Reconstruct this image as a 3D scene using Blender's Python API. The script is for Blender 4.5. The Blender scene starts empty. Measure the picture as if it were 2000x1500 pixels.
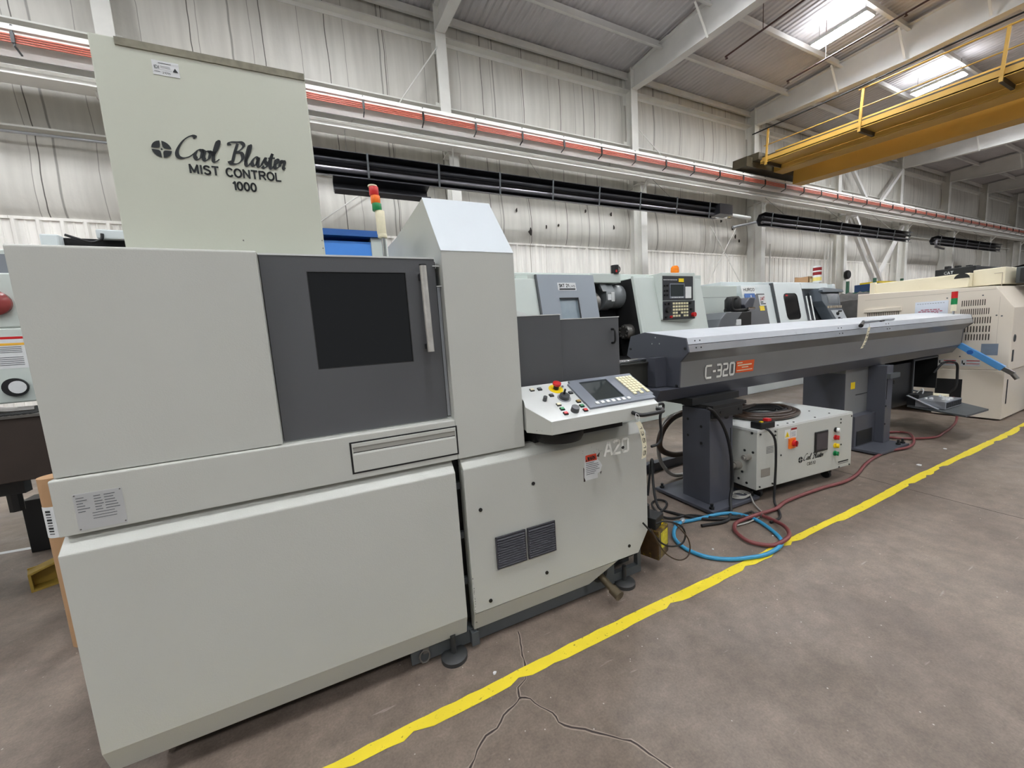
import bpy, bmesh, math, random
from mathutils import Vector, Matrix
random.seed(7)
PI = math.pi
SC = bpy.context.scene
COL = SC.collection

# ---------------------------------------------------------------- camera
def rad(d): return d * PI / 180
def cam_rows(yaw, pitch, roll):
    cy, sy, cp, sp = math.cos(yaw), math.sin(yaw), math.cos(pitch), math.sin(pitch)
    f = Vector((sy * cp, cy * cp, -sp)); r = Vector((cy, -sy, 0)); u = r.cross(f)
    cr, sr = math.cos(roll), math.sin(roll)
    return cr * r + sr * u, -sr * r + cr * u, f
cr_, cu_, cf_ = cam_rows(rad(25.94), rad(7.06), rad(-3.68))
cam_d = bpy.data.cameras.new('camera'); cam = bpy.data.objects.new('camera', cam_d); COL.objects.link(cam)
cam_d.sensor_fit = 'HORIZONTAL'; cam_d.sensor_width = 36; cam_d.lens = 13.5
cam_d.clip_start = 0.05; cam_d.clip_end = 300
M = Matrix((cr_, cu_, -cf_)).transposed().to_4x4(); M.translation = Vector((0, 0, 1.40))
cam.matrix_world = M
SC.camera = cam

# ---------------------------------------------------------------- world and exposure
W = bpy.data.worlds.new('fill_light'); SC.world = W; W.use_nodes = True
W.node_tree.nodes['Background'].inputs[0].default_value = (0.92, 0.96, 1.0, 1)
W.node_tree.nodes['Background'].inputs[1].default_value = 0.32  # even fill light added, coming in through the open hall front
SC.view_settings.view_transform = 'Standard'; SC.view_settings.look = 'None'
SC.view_settings.gamma = 1; SC.view_settings.use_curve_mapping = False
SC.view_settings.exposure = 0.0
LAMP_POWER = 172.0 
ROOF_FILL = 0.11  # share of lamp strength added as upward glow to brighten the roof
#         # emission strength of every high bay lens
LAMP_SPOTS = [(0.78 + 6.15 * n, y) for y in (5.9, -0.6, -6.8) for n in range(-2, 8) if not (y > 5 and n > 4)]

# ---------------------------------------------------------------- materials
def lin(c):
    out = []
    for v in c:
        v = v / 255.0
        out.append(v / 12.92 if v <= 0.04045 else ((v + 0.055) / 1.055) ** 2.4)
    return (out[0], out[1], out[2], 1)
MATS = {}
def mat(name, col, rough=0.5, metal=0.0, var=0.06, vs=3.0, bump=0.0, bs=60.0, emit=None, spec=0.5, alpha=1.0, dirt=None, trans=0.0, coat=0.0):
    if name in MATS: return MATS[name]
    m = bpy.data.materials.new(name); m.use_nodes = True
    nt = m.node_tree; N = nt.nodes; L = nt.links
    b = N['Principled BSDF']
    c = lin(col)
    b.inputs['Base Color'].default_value = c
    b.inputs['Roughness'].default_value = rough
    b.inputs['Metallic'].default_value = metal
    b.inputs['Specular IOR Level'].default_value = spec
    if coat: b.inputs['Coat Weight'].default_value = coat
    if trans: b.inputs['Transmission Weight'].default_value = trans
    tc = N.new('ShaderNodeTexCoord')
    if var > 0:
        n = N.new('ShaderNodeTexNoise'); n.inputs['Scale'].default_value = vs; n.inputs['Detail'].default_value = 6
        L.new(tc.outputs['Object'], n.inputs['Vector'])
        mp = N.new('ShaderNodeMapRange'); mp.inputs['From Min'].default_value = 0.3; mp.inputs['From Max'].default_value = 0.7
        mp.inputs['To Min'].default_value = 1 - var; mp.inputs['To Max'].default_value = 1 + var
        L.new(n.outputs['Fac'], mp.inputs['Value'])
        mx = N.new('ShaderNodeMix'); mx.data_type = 'RGBA'; mx.blend_type = 'MULTIPLY'; mx.inputs['Factor'].default_value = 1
        mx.inputs['A'].default_value = c
        L.new(mp.outputs['Result'], mx.inputs['B'])
        last = mx.outputs['Result']
        if dirt:
            n2 = N.new('ShaderNodeTexNoise'); n2.inputs['Scale'].default_value = dirt[1]; n2.inputs['Detail'].default_value = 9; n2.inputs['Roughness'].default_value = 0.7
            L.new(tc.outputs['Object'], n2.inputs['Vector'])
            m2 = N.new('ShaderNodeMapRange'); m2.inputs['From Min'].default_value = dirt[2]; m2.inputs['From Max'].default_value = dirt[2] + 0.08
            L.new(n2.outputs['Fac'], m2.inputs['Value'])
            m3 = N.new('ShaderNodeMix'); m3.data_type = 'RGBA'; m3.inputs['B'].default_value = lin(dirt[0])
            L.new(m2.outputs['Result'], m3.inputs['Factor']); L.new(last, m3.inputs['A']); last = m3.outputs['Result']
        L.new(last, b.inputs['Base Color'])
    if bump > 0:
        n = N.new('ShaderNodeTexNoise'); n.inputs['Scale'].default_value = bs; n.inputs['Detail'].default_value = 4
        L.new(tc.outputs['Object'], n.inputs['Vector'])
        bp = N.new('ShaderNodeBump'); bp.inputs['Strength'].default_value = bump; bp.inputs['Distance'].default_value = 0.01
        L.new(n.outputs['Fac'], bp.inputs['Height']); L.new(bp.outputs['Normal'], b.inputs['Normal'])
    if emit:
        b.inputs['Emission Color'].default_value = lin(emit[0]); b.inputs['Emission Strength'].default_value = emit[1]
    MATS[name] = m
    return m

LG = mat('light_grey_paint', (185, 186, 179), 0.42, var=0.025, vs=2.0, bump=0.06, bs=220, dirt=((150, 146, 135), 5.0, 0.72))
LGT = mat('pale_grey_and_lit_tops', (205, 207, 204), 0.35, var=0.02, vs=2.0)  # lighter copy of the panel grey for lit tops, and pale parts
HB = mat('lit_hood_and_pale_keys', (206, 212, 216), 0.35, var=0.02, vs=2.0)  # lit tone painted on the hood slope; the key face is truly pale
MC = mat('cream_grey_paint', (196, 199, 184), 0.38, var=0.02, vs=1.5, bump=0.03, bs=90)
DG = mat('charcoal_paint', (84, 85, 87), 0.38, var=0.04, vs=3.0, bump=0.04, bs=200)
FG = mat('feeder_grey_paint', (126, 127, 127), 0.30, var=0.04, vs=2.0, metal=0.15)
FD = mat('feeder_dark_paint', (72, 74, 82), 0.36, var=0.05, vs=3.0)
AL = mat('brushed_aluminium', (186, 190, 196), 0.28, metal=0.75, var=0.06, vs=8.0)
ALW = mat('pale_aluminium_lid', (205, 210, 216), 0.34, metal=0.25, var=0.05, vs=6.0, dirt=((160, 165, 170), 9.0, 0.66))
BK = mat('black_paint', (20, 21, 22), 0.5, var=0.1)
BKR = mat('black_rubber', (18, 18, 19), 0.65, var=0.1)
DK = mat('void_shade_black', (10, 10, 11), 0.8, var=0.0)  # near-black that stands in for shade inside openings
GLASS = mat('smoked_window', (10, 11, 13), 0.06, var=0.0, spec=0.6)
SCR = mat('lcd_screen', (44, 50, 50), 0.12, var=0.03)
BZ = mat('console_bezel_grey', (116, 121, 130), 0.45, var=0.03)
WH = mat('white_plastic', (228, 230, 228), 0.4, var=0.02)
PAPER = mat('white_paper', (214, 216, 216), 0.7, var=0.04, vs=30)
TAGP = mat('cream_tag_card', (226, 218, 190), 0.8, var=0.04, vs=40)
INK = mat('black_ink', (18, 24, 26), 0.6, var=0.0)
GINK = mat('grey_print', (92, 95, 98), 0.7, var=0.0)
SILV = mat('silver_lettering', (240, 240, 234), 0.5, var=0.02)
CREAMK = mat('cream_key', (232, 224, 186), 0.45, var=0.0)
RED = mat('red_plastic', (196, 32, 34), 0.3, var=0.05, vs=20)
DRED = mat('dark_red_plastic', (140, 22, 26), 0.35, var=0.05, vs=20)
GRN = mat('green_plastic', (20, 128, 72), 0.3, var=0.05, vs=20)
YEL = mat('yellow_plastic', (240, 208, 20), 0.4, var=0.04, vs=20)
ORG = mat('orange_plastic', (236, 112, 20), 0.35, var=0.05, vs=20)
CHR = mat('chrome', (190, 192, 195), 0.15, metal=1.0, var=0.0)
STEEL = mat('worn_steel', (120, 118, 114), 0.4, metal=0.8, var=0.15, vs=12)
FRM = mat('machine_frame_grey', (74, 78, 80), 0.5, var=0.08, vs=6)
OFFW = mat('hall_steel_white', (226, 225, 219), 0.6, var=0.06, vs=2.5, dirt=((138, 132, 120), 3.0, 0.70))
OFFD = mat('roof_steel_grey', (222, 221, 218), 0.6, var=0.07, vs=1.5)
LATH = mat('mint_grey_paint', (196, 204, 198), 0.4, var=0.03, vs=1.5)
LATHD = mat('blue_grey_door_paint', (142, 150, 158), 0.38, var=0.03, vs=2.0)
HURW = mat('pale_white_machine_paint', (214, 222, 222), 0.4, var=0.02, vs=2.0)
CREAM = mat('warm_cream_paint', (224, 214, 198), 0.45, var=0.03, vs=1.2, dirt=((170, 160, 146), 4.0, 0.70))
CREAM2 = mat('warm_cream_paint_far', (230, 222, 196), 0.45, var=0.03, vs=1.5)
BLUE = mat('sky_blue_paint', (58, 134, 222), 0.4, var=0.02)
BLUED = mat('deep_blue_paint', (42, 96, 168), 0.4, var=0.04)
NAVY = mat('navy_paint', (44, 74, 120), 0.5, var=0.08)
RHOSE = mat('red_brown_hose', (114, 56, 56), 0.45, var=0.08, vs=20)
BHOSE = mat('blue_hose', (50, 136, 176), 0.35, var=0.06, vs=20)
BRH = mat('dark_brown_hose', (56, 42, 32), 0.35, var=0.1, vs=20)
GHOSE = mat('grey_hose', (150, 148, 142), 0.4, var=0.06, vs=20)
HEAT = mat('heater_dark_steel', (52, 52, 56), 0.35, metal=0.5, var=0.12, vs=4)
HEATL = mat('heater_tube_steel', (110, 108, 112), 0.3, metal=0.7, var=0.1, vs=4)
CRY = mat('crane_yellow_paint', (192, 152, 68), 0.5, var=0.08, vs=1.0, dirt=((150, 110, 40), 2.0, 0.66))
CRD = mat('crane_trolley_dark', (70, 62, 44), 0.6, var=0.15, vs=4)
CBAR = mat('orange_conductor_bar', (206, 104, 82), 0.5, var=0.05)
RAILW = mat('runway_white_paint', (240, 239, 234), 0.55, var=0.05, vs=1.0, dirt=((160, 156, 145), 1.5, 0.66))
SPK = mat('sprinkler_pipe_brown', (72, 46, 42), 0.5, var=0.1)
CARD = mat('brown_cardboard', (172, 136, 100), 0.85, var=0.05, vs=8)
RUST = mat('oily_brown_steel', (62, 44, 24), 0.35, var=0.5, vs=14, dirt=((128, 110, 20), 9.0, 0.50))
BROWN = mat('dark_brown_bench_steel', (46, 36, 30), 0.6, var=0.2, vs=5)

def wall_mat(name, base, seam, period, offs, rough=0.6, streak=0.1, bump=0.25, wob=0.013):
    m = bpy.data.materials.new(name); m.use_nodes = True
    nt = m.node_tree; N = nt.nodes; L = nt.links; b = N['Principled BSDF']
    b.inputs['Roughness'].default_value = rough
    g = N.new('ShaderNodeNewGeometry'); sp = N.new('ShaderNodeSeparateXYZ'); L.new(g.outputs['Position'], sp.inputs[0])
    def math_(op, a, c=None):
        n = N.new('ShaderNodeMath'); n.operation = op
        for i, v in enumerate((a, c)):
            if v is None: continue
            if hasattr(v, 'type'): L.new(v, n.inputs[i])
            else: n.inputs[i].default_value = v
        return n.outputs[0]
    nz = N.new('ShaderNodeTexNoise'); nz.inputs['Scale'].default_value = 0.7; nz.inputs['Detail'].default_value = 3
    L.new(g.outputs['Position'], nz.inputs['Vector'])
    wx = math_('ADD', sp.outputs[0], math_('MULTIPLY', nz.outputs['Fac'], wob * 10))
    tot = None
    for p, o, w in ((period, offs, 0.0045), (period * 2.37, offs + 0.55, 0.009), (period * 0.731, offs + 0.2, 0.003)):
        md = math_('PINGPONG', math_('ADD', wx, o), p / 2)
        ln = N.new('ShaderNodeMapRange'); ln.inputs['From Min'].default_value = w; ln.inputs['From Max'].default_value = w * 2.6
        ln.inputs['To Min'].default_value = 1; ln.inputs['To Max'].default_value = 0
        L.new(md, ln.inputs['Value'])
        tot = ln.outputs[0] if tot is None else math_('MAXIMUM', tot, math_('MULTIPLY', ln.outputs[0], 0.6))
    mp = N.new('ShaderNodeMapping'); mp.inputs['Scale'].default_value = (5.0, 1.0, 0.35); L.new(g.outputs['Position'], mp.inputs['Vector'])
    st = N.new('ShaderNodeTexNoise'); st.inputs['Scale'].default_value = 1.3; st.inputs['Detail'].default_value = 6; L.new(mp.outputs[0], st.inputs['Vector'])
    r = N.new('ShaderNodeMapRange'); r.inputs['From Min'].default_value = 0.3; r.inputs['From Max'].default_value = 0.75
    r.inputs['To Min'].default_value = 1 + streak * 0.6; r.inputs['To Max'].default_value = 1 - streak * 1.4; L.new(st.outputs['Fac'], r.inputs['Value'])
    mx = N.new('ShaderNodeMix'); mx.data_type = 'RGBA'; mx.blend_type = 'MULTIPLY'; mx.inputs['Factor'].default_value = 1
    mx.inputs['A'].default_value = lin(base); L.new(r.outputs[0], mx.inputs['B'])
    m2 = N.new('ShaderNodeMix'); m2.data_type = 'RGBA'; m2.inputs['B'].default_value = lin(seam)
    L.new(tot, m2.inputs['Factor']); L.new(mx.outputs['Result'], m2.inputs['A'])
    L.new(m2.outputs['Result'], b.inputs['Base Color'])
    n = N.new('ShaderNodeTexNoise'); n.inputs['Scale'].default_value = 1.6; n.inputs['Detail'].default_value = 5; L.new(g.outputs['Position'], n.inputs['Vector'])
    bp = N.new('ShaderNodeBump'); bp.inputs['Strength'].default_value = bump; bp.inputs['Distance'].default_value = 0.12
    L.new(n.outputs['Fac'], bp.inputs['Height']); L.new(bp.outputs['Normal'], b.inputs['Normal'])
    return m
INSU = wall_mat('vinyl_insulation', (208, 205, 197), (84, 80, 74), 1.22, 0.3, 0.5, 0.10)
WAIN = wall_mat('white_ribbed_sheet', (244, 241, 234), (176, 170, 158), 2.9, 0.1, 0.55, 0.14, 0.05, 0.0)
DECK = mat('grey_roof_deck', (200, 197, 199), 0.6, var=0.07, vs=0.8)

def floor_mat():
    m = bpy.data.materials.new('stained_concrete'); m.use_nodes = True
    nt = m.node_tree; N = nt.nodes; L = nt.links; b = N['Principled BSDF']
    g = N.new('ShaderNodeNewGeometry')
    def noise(sc, det, ro=0.6, vec=None, dist=0.0):
        n = N.new('ShaderNodeTexNoise'); n.inputs['Scale'].default_value = sc; n.inputs['Detail'].default_value = det
        n.inputs['Roughness'].default_value = ro; n.inputs['Distortion'].default_value = dist
        L.new(vec or g.outputs['Position'], n.inputs['Vector']); return n.outputs['Fac']
    def ramp(f, stops):
        r = N.new('ShaderNodeValToRGB'); L.new(f, r.inputs[0]); e = r.color_ramp.elements
        while len(e) < len(stops): e.new(0.5)
        for i, (p, c) in enumerate(stops): e[i].position = p; e[i].color = lin(c)
        return r.outputs[0]
    def mix(a, c, f, mode='MIX'):
        x = N.new('ShaderNodeMix'); x.data_type = 'RGBA'; x.blend_type = mode
        if hasattr(f, 'type'): L.new(f, x.inputs['Factor'])
        else: x.inputs['Factor'].default_value = f
        for k, v in (('A', a), ('B', c)):
            if hasattr(v, 'type'): L.new(v, x.inputs[k])
            else: x.inputs[k].default_value = v
        return x.outputs['Result']
    def rng(f, a, c, d, e):
        r = N.new('ShaderNodeMapRange'); L.new(f, r.inputs[0])
        for i, v in zip((1, 2, 3, 4), (a, c, d, e)): r.inputs[i].default_value = v
        return r.outputs[0]
    base = ramp(noise(0.55, 6, 0.55, dist=0.5), [(0.32, (106, 94, 84)), (0.5, (126, 113, 102)), (0.68, (148, 134, 121))])
    mid = ramp(noise(9, 8, 0.72), [(0.34, (122, 118, 116)), (0.5, (180, 178, 176)), (0.66, (224, 222, 220))])
    c = mix(base, mid, 0.38, 'OVERLAY')
    stain = rng(noise(0.55, 5, 0.55, dist=1.2), 0.52, 0.66, 0, 0.75)
    c = mix(c, lin((98, 88, 82)), stain)
    pale = rng(noise(5.0, 9, 0.75, dist=0.8), 0.62, 0.76, 0, 0.22)
    c = mix(c, lin((198, 187, 174)), pale)
    fine = noise(120, 3, 0.6)
    c = mix(c, ramp(fine, [(0.3, (130, 130, 130)), (0.7, (255, 255, 255))]), 0.35, 'MULTIPLY')
    vor = N.new('ShaderNodeTexVoronoi'); vor.inputs['Scale'].default_value = 16; L.new(g.outputs['Position'], vor.inputs['Vector'])
    chips = rng(vor.outputs['Distance'], 0.03, 0.055, 0.8, 0)
    c = mix(c, lin((196, 190, 182)), chips)
    mp = N.new('ShaderNodeMapping'); mp.inputs['Rotation'].default_value = (0, 0, 0.5); mp.inputs['Scale'].default_value = (3, 26, 1); L.new(g.outputs['Position'], mp.inputs['Vector'])
    scr = rng(noise(1.6, 3, 0.5, mp.outputs[0]), 0.70, 0.76, 0, 0.35)
    c = mix(c, lin((186, 178, 170)), scr)
    L.new(c, b.inputs['Base Color'])
    L.new(rng(noise(2.5, 5), 0.3, 0.7, 0.38, 0.62), b.inputs['Roughness'])
    bp = N.new('ShaderNodeBump'); bp.inputs['Strength'].default_value = 0.15; bp.inputs['Distance'].default_value = 0.004
    L.new(noise(60, 6), bp.inputs['Height']); L.new(bp.outputs['Normal'], b.inputs['Normal'])
    return m
FLOOR = floor_mat()
TAPE = mat('worn_yellow_tape', (228, 206, 50), 0.5, var=0.05, vs=6, dirt=((112, 98, 40), 45.0, 0.60))

# ---------------------------------------------------------------- mesh helpers
class MB:
    def __init__(s): s.v = []; s.f = []; s.mi = []; s.sm = []; s.cur = 0
    def add(s, vs, fs, smooth=False):
        o = len(s.v); s.v += [tuple(p) for p in vs]
        for f in fs: s.f.append([i + o for i in f]); s.mi.append(s.cur); s.sm.append(smooth)
        return s
    def box(s, x0, x1, y0, y1, z0, z1):
        return s.add([(x0, y0, z0), (x1, y0, z0), (x1, y1, z0), (x0, y1, z0), (x0, y0, z1), (x1, y0, z1), (x1, y1, z1), (x0, y1, z1)],
                     [(0, 3, 2, 1), (4, 5, 6, 7), (0, 1, 5, 4), (1, 2, 6, 5), (2, 3, 7, 6), (3, 0, 4, 7)])
    def prism(s, pts, ax, a, b):
        n = len(pts)
        def mk(p, t): return (t, p[0], p[1]) if ax == 'x' else ((p[0], t, p[1]) if ax == 'y' else (p[0], p[1], t))
        vs = [mk(p, a) for p in pts] + [mk(p, b) for p in pts]
        return s.add(vs, [tuple(range(n))[::-1], tuple(range(n, 2 * n))] + [(i, (i + 1) % n, n + (i + 1) % n, n + i) for i in range(n)])
    def tube(s, P, r, n=8, closed=False, caps=True):
        P = [Vector(p) for p in P]; R = r if isinstance(r, (list, tuple)) else [r] * len(P)
        m = len(P); vs = []; up = Vector((0, 0, 1)); prev = None
        for i, p in enumerate(P):
            if closed: t = P[(i + 1) % m] - P[i - 1]
            else: t = P[min(i + 1, m - 1)] - P[max(i - 1, 0)]
            if t.length < 1e-9: t = Vector((1, 0, 0))
            t.normalize()
            if prev is None:
                a = up if abs(t.dot(up)) < 0.95 else Vector((1, 0, 0))
                u = t.cross(a).normalized()
            else:
                u = prev - t * prev.dot(t)
                u = u.normalized() if u.length > 1e-6 else t.cross(up).normalized()
            prev = u; w = t.cross(u)
            for k in range(n):
                a = 2 * PI * k / n
                vs.append(p + (u * math.cos(a) + w * math.sin(a)) * R[i])
        fs = []
        for i in range(m if closed else m - 1):
            j = (i + 1) % m
            for k in range(n): fs.append((i * n + k, i * n + (k + 1) % n, j * n + (k + 1) % n, j * n + k))
        s.add(vs, fs, True)
        if not closed and caps:
            o = len(s.v) - len(vs)
            s.f.append([o + k for k in range(n)][::-1]); s.mi.append(s.cur); s.sm.append(False)
            s.f.append([o + (m - 1) * n + k for k in range(n)]); s.mi.append(s.cur); s.sm.append(False)
        return s
    def cyl(s, a, b, r, n=20, r2=None): return s.tube([a, b], [r, r if r2 is None else r2], n)
    def bar(s, a, b, w, h=None):
        h = h or w; a = Vector(a); b = Vector(b); t = (b - a).normalized()
        u = t.cross(Vector((0, 0, 1)));
        u = u.normalized() if u.length > 1e-4 else Vector((1, 0, 0))
        q = u.cross(t).normalized(); vs = []
        for p in (a, b):
            for i, j in ((-1, -1), (1, -1), (1, 1), (-1, 1)): vs.append(p + u * w / 2 * i + q * h / 2 * j)
        return s.add(vs, [(3, 2, 1, 0), (4, 5, 6, 7), (0, 1, 5, 4), (1, 2, 6, 5), (2, 3, 7, 6), (3, 0, 4, 7)])
    def lathe(s, prof, c, n=24, ax='z'):
        vs = []; m = len(prof)
        for k in range(n):
            a = 2 * PI * k / n
            for r, h in prof:
                x, y = r * math.cos(a), r * math.sin(a)
                vs.append((c[0] + x, c[1] + y, c[2] + h) if ax == 'z' else ((c[0] + h, c[1] + x, c[2] + y) if ax == 'x' else (c[0] + x, c[1] + h, c[2] + y)))
        fs = [(k * m + i, ((k + 1) % n) * m + i, ((k + 1) % n) * m + i + 1, k * m + i + 1) for k in range(n) for i in range(m - 1)]
        return s.add(vs, fs, True)
    def xf(s, fn): s.v = [tuple(fn(*p)) for p in s.v]; return s
    def build(s, name, mats, parent=None, bevel=0.0, seg=2):
        me = bpy.data.meshes.new(name); me.from_pydata([tuple(p) for p in s.v], [], s.f)
        if not isinstance(mats, (list, tuple)): mats = [mats]
        for m in mats: me.materials.append(m)
        for p, i, sm in zip(me.polygons, s.mi, s.sm): p.material_index = i; p.use_smooth = sm
        bm = bmesh.new(); bm.from_mesh(me); bmesh.ops.recalc_face_normals(bm, faces=bm.faces); bm.to_mesh(me); bm.free()
        if any(s.sm): me.set_sharp_from_angle(angle=rad(40))
        me.update()
        o = bpy.data.objects.new(name, me); COL.objects.link(o)
        if parent is not None: o.parent = parent
        if bevel > 0:
            b = o.modifiers.new('bevel', 'BEVEL'); b.width = bevel; b.segments = seg; b.limit_method = 'ANGLE'; b.angle_limit = rad(35)
        return o

def cr_spline(P, k=6, closed=False):
    P = [Vector(p) for p in P]; n = len(P); out = []
    rng = range(n) if closed else range(n - 1)
    for i in rng:
        if closed: p0, p1, p2, p3 = P[i - 1], P[i], P[(i + 1) % n], P[(i + 2) % n]
        else: p0, p1, p2, p3 = P[max(i - 1, 0)], P[i], P[i + 1], P[min(i + 2, n - 1)]
        for j in range(k):
            t = j / k
            out.append(0.5 * ((2 * p1) + (-p0 + p2) * t + (2 * p0 - 5 * p1 + 4 * p2 - p3) * t * t + (-p0 + 3 * p1 - 3 * p2 + p3) * t ** 3))
    if not closed: out.append(P[-1])
    return out

def tag(o, label=None, cat=None, group=None, kind=None):
    if label: o['label'] = label
    if cat: o['category'] = cat
    if group: o['group'] = group
    if kind: o['kind'] = kind
    return o
def thing(name, label, cat, loc=(0, 0, 0), rz=0.0, group=None):
    o = bpy.data.objects.new(name, None); COL.objects.link(o)
    o.location = loc; o.rotation_euler = (0, 0, rz); o.empty_display_size = 0.1
    return tag(o, label, cat, group)
def B(name, m, parent, *boxes, bevel=0.0):
    mb = MB()
    for b in boxes: mb.box(*b)
    return mb.build(name, m, parent, bevel)
def copy_tree(o, parent=None):
    c = o.copy(); COL.objects.link(c); c.parent = parent
    for ch in list(o.children): copy_tree(ch, c)
    return c

# ---- printed text: Bfont outlines fitted into a rectangle on a surface
def plane_map(o, ux, uy, nrm):
    o, ux, uy, nrm = Vector(o), Vector(ux), Vector(uy), Vector(nrm)
    return lambda x, y, h: o + ux * x + uy * y + nrm * h
FRONT = lambda x, y, z: plane_map((x, y, z), (1, 0, 0), (0, 0, 1), (0, -1, 0))
LEFTF = lambda x, y, z: plane_map((x, y, z), (0, -1, 0), (0, 0, 1), (-1, 0, 0))   # a face that looks towards -x
def bars(name, parent, m, pm, rects, lift=0.0014):
    """thin printed bars: unreadably small print, rules and frames"""
    mb = MB()
    for x0, x1, y0, y1 in rects:
        mb.add([pm(x0, y0, lift), pm(x1, y0, lift), pm(x1, y1, lift), pm(x0, y1, lift)], [(0, 1, 2, 3)])
    return mb.build(name, m, parent)
def poly(name, parent, m, pm, polys, lift=0.0016):
    mb = MB()
    for P in polys: mb.add([pm(x, y, lift) for x, y in P], [tuple(range(len(P)))])
    return mb.build(name, m, parent)
def plate(pm, w, h, t=0.0008):
    mb = MB(); V = [pm(0, 0, 0), pm(w, 0, 0), pm(w, h, 0), pm(0, h, 0), pm(0, 0, t), pm(w, 0, t), pm(w, h, t), pm(0, h, t)]
    return mb.add(V, [(0, 3, 2, 1), (4, 5, 6, 7), (0, 1, 5, 4), (1, 2, 6, 5), (2, 3, 7, 6), (3, 0, 4, 7)])
def pen(name, parent, m, pm, strokes, nib=(0.05, 0.03), w=1.0, h=1.0, lift=0.0014, sc=1.0):
    """letters drawn with a broad nib swept along strokes (unit box scaled to w x h)"""
    mb = MB(); a = Vector((nib[0] * math.cos(0.6), nib[0] * math.sin(0.6))) ; thin = nib[1]
    for S in strokes:
        pts = cr_spline([(x, y, 0) for x, y in S], 5) if len(S) > 2 else [Vector((S[0][0], S[0][1], 0)), Vector((S[1][0], S[1][1], 0))]
        L_, R_ = [], []
        for i, p in enumerate(pts):
            t = pts[min(i + 1, len(pts) - 1)] - pts[max(i - 1, 0)]
            t = Vector((t.x * w, t.y * h)); t = t.normalized() if t.length > 0 else Vector((1, 0)); nn = Vector((-t.y, t.x))
            wid = max(thin, abs(nn.dot(a)))
            q = Vector((p.x * w, p.y * h))
            L_.append(q + nn * wid / 2); R_.append(q - nn * wid / 2)
        n = len(L_); V = [pm(q.x, q.y, lift) for q in L_] + [pm(q.x, q.y, lift) for q in R_]
        mb.add(V, [(i, i + 1, n + i + 1, n + i) for i in range(n - 1)])
    return mb.build(name, m, parent)
def mono(name, parent, m, pm, strokes, t, lift=0.0014):
    """constant width technical lettering, mitred by square overlaps"""
    mb = MB()
    for S in strokes:
        for (x0, y0), (x1, y1) in zip(S, S[1:]):
            d = Vector((x1 - x0, y1 - y0)).normalized(); n_ = Vector((-d.y, d.x)) * t / 2; e = d * t / 2
            q = [Vector((x0, y0)) - e * 0.55 + n_, Vector((x0, y0)) - e * 0.55 - n_, Vector((x1, y1)) + e * 0.55 - n_, Vector((x1, y1)) + e * 0.55 + n_]
            mb.add([pm(p.x, p.y, lift) for p in q], [(0, 1, 2, 3)])
    return mb.build(name, m, parent)
def _arc(cx, cy, rx, ry, a0, a1, n=9): return [(cx + rx * math.cos(rad(a0 + (a1 - a0) * i / n)), cy + ry * math.sin(rad(a0 + (a1 - a0) * i / n))) for i in range(n + 1)]
# stroke alphabet in a 0.62 x 1 box
GL = {'A': [[(0, 0), (.31, 1), (.62, 0)], [(.12, .33), (.50, .33)]], 'B': [[(0, 0), (0, 1), (.35, 1)] + _arc(.35, .76, .22, .24, 90, -90) + [(0, .52)], _arc(.35, .26, .25, .26, 90, -90) + [(0, 0)]],
 'C': [_arc(.33, .5, .33, .5, 42, 318, 14)], 'D': [[(0, 0), (0, 1), (.25, 1)] + _arc(.25, .5, .36, .5, 90, -90, 12) + [(0, 0)]], 'E': [[(.52, 1), (0, 1), (0, 0), (.52, 0)], [(0, .52), (.46, .52)]],
 'G': [_arc(.33, .5, .33, .5, 42, 330, 14) + [(.62, .48), (.36, .48)]], 'H': [[(0, 0), (0, 1)], [(.6, 0), (.6, 1)], [(0, .52), (.6, .52)]], 'I': [[(.08, 0), (.08, 1)]], 'K': [[(0, 0), (0, 1)], [(.58, 1), (0, .4)], [(.2, .58), (.6, 0)]],
 'L': [[(0, 1), (0, 0), (.5, 0)]], 'M': [[(0, 0), (0, 1), (.37, .12), (.74, 1), (.74, 0)]], 'N': [[(0, 0), (0, 1), (.6, 0), (.6, 1)]], 'O': [_arc(.35, .5, .35, .5, 0, 360, 20)],
 'P': [[(0, 0), (0, 1), (.35, 1)] + _arc(.35, .74, .24, .26, 90, -90) + [(0, .48)]], 'R': [[(0, 0), (0, 1), (.35, 1)] + _arc(.35, .75, .24, .25, 90, -90) + [(0, .5)], [(.3, .5), (.6, 0)]],
 'S': [_arc(.30, .75, .27, .25, 30, 200, 8) + _arc(.30, .26, .29, .26, 70, -150, 10)], 'T': [[(0, 1), (.6, 1)], [(.3, 1), (.3, 0)]], 'U': [[(0, 1)] + _arc(.3, .3, .3, .3, 180, 360, 10) + [(.6, 1)]], 'V': [[(0, 1), (.31, 0), (.62, 1)]], 'W': [[(0, 1), (.2, 0), (.42, .9), (.64, 0), (.84, 1)]],
 '0': [_arc(.29, .5, .29, .5, 0, 360, 18)], '1': [[(.08, .78), (.30, 1), (.30, 0)]], '2': [_arc(.29, .72, .28, .28, 165, -30, 8) + [(.0, 0), (.58, 0)]], '3': [_arc(.27, .75, .26, .25, 150, -80, 8), _arc(.27, .26, .29, .26, 85, -150, 9)],
 '5': [[(.54, 1), (.1, 1), (.04, .55)] + _arc(.27, .33, .30, .33, 115, -150, 10)], '6': [_arc(.30, .32, .28, .32, 0, 360, 14), [(.03, .40), (.12, .75), (.42, 1)]], '9': [_arc(.30, .68, .28, .32, 0, 360, 14), [(.57, .60), (.48, .25), (.18, 0)]], ' ': []}
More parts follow.
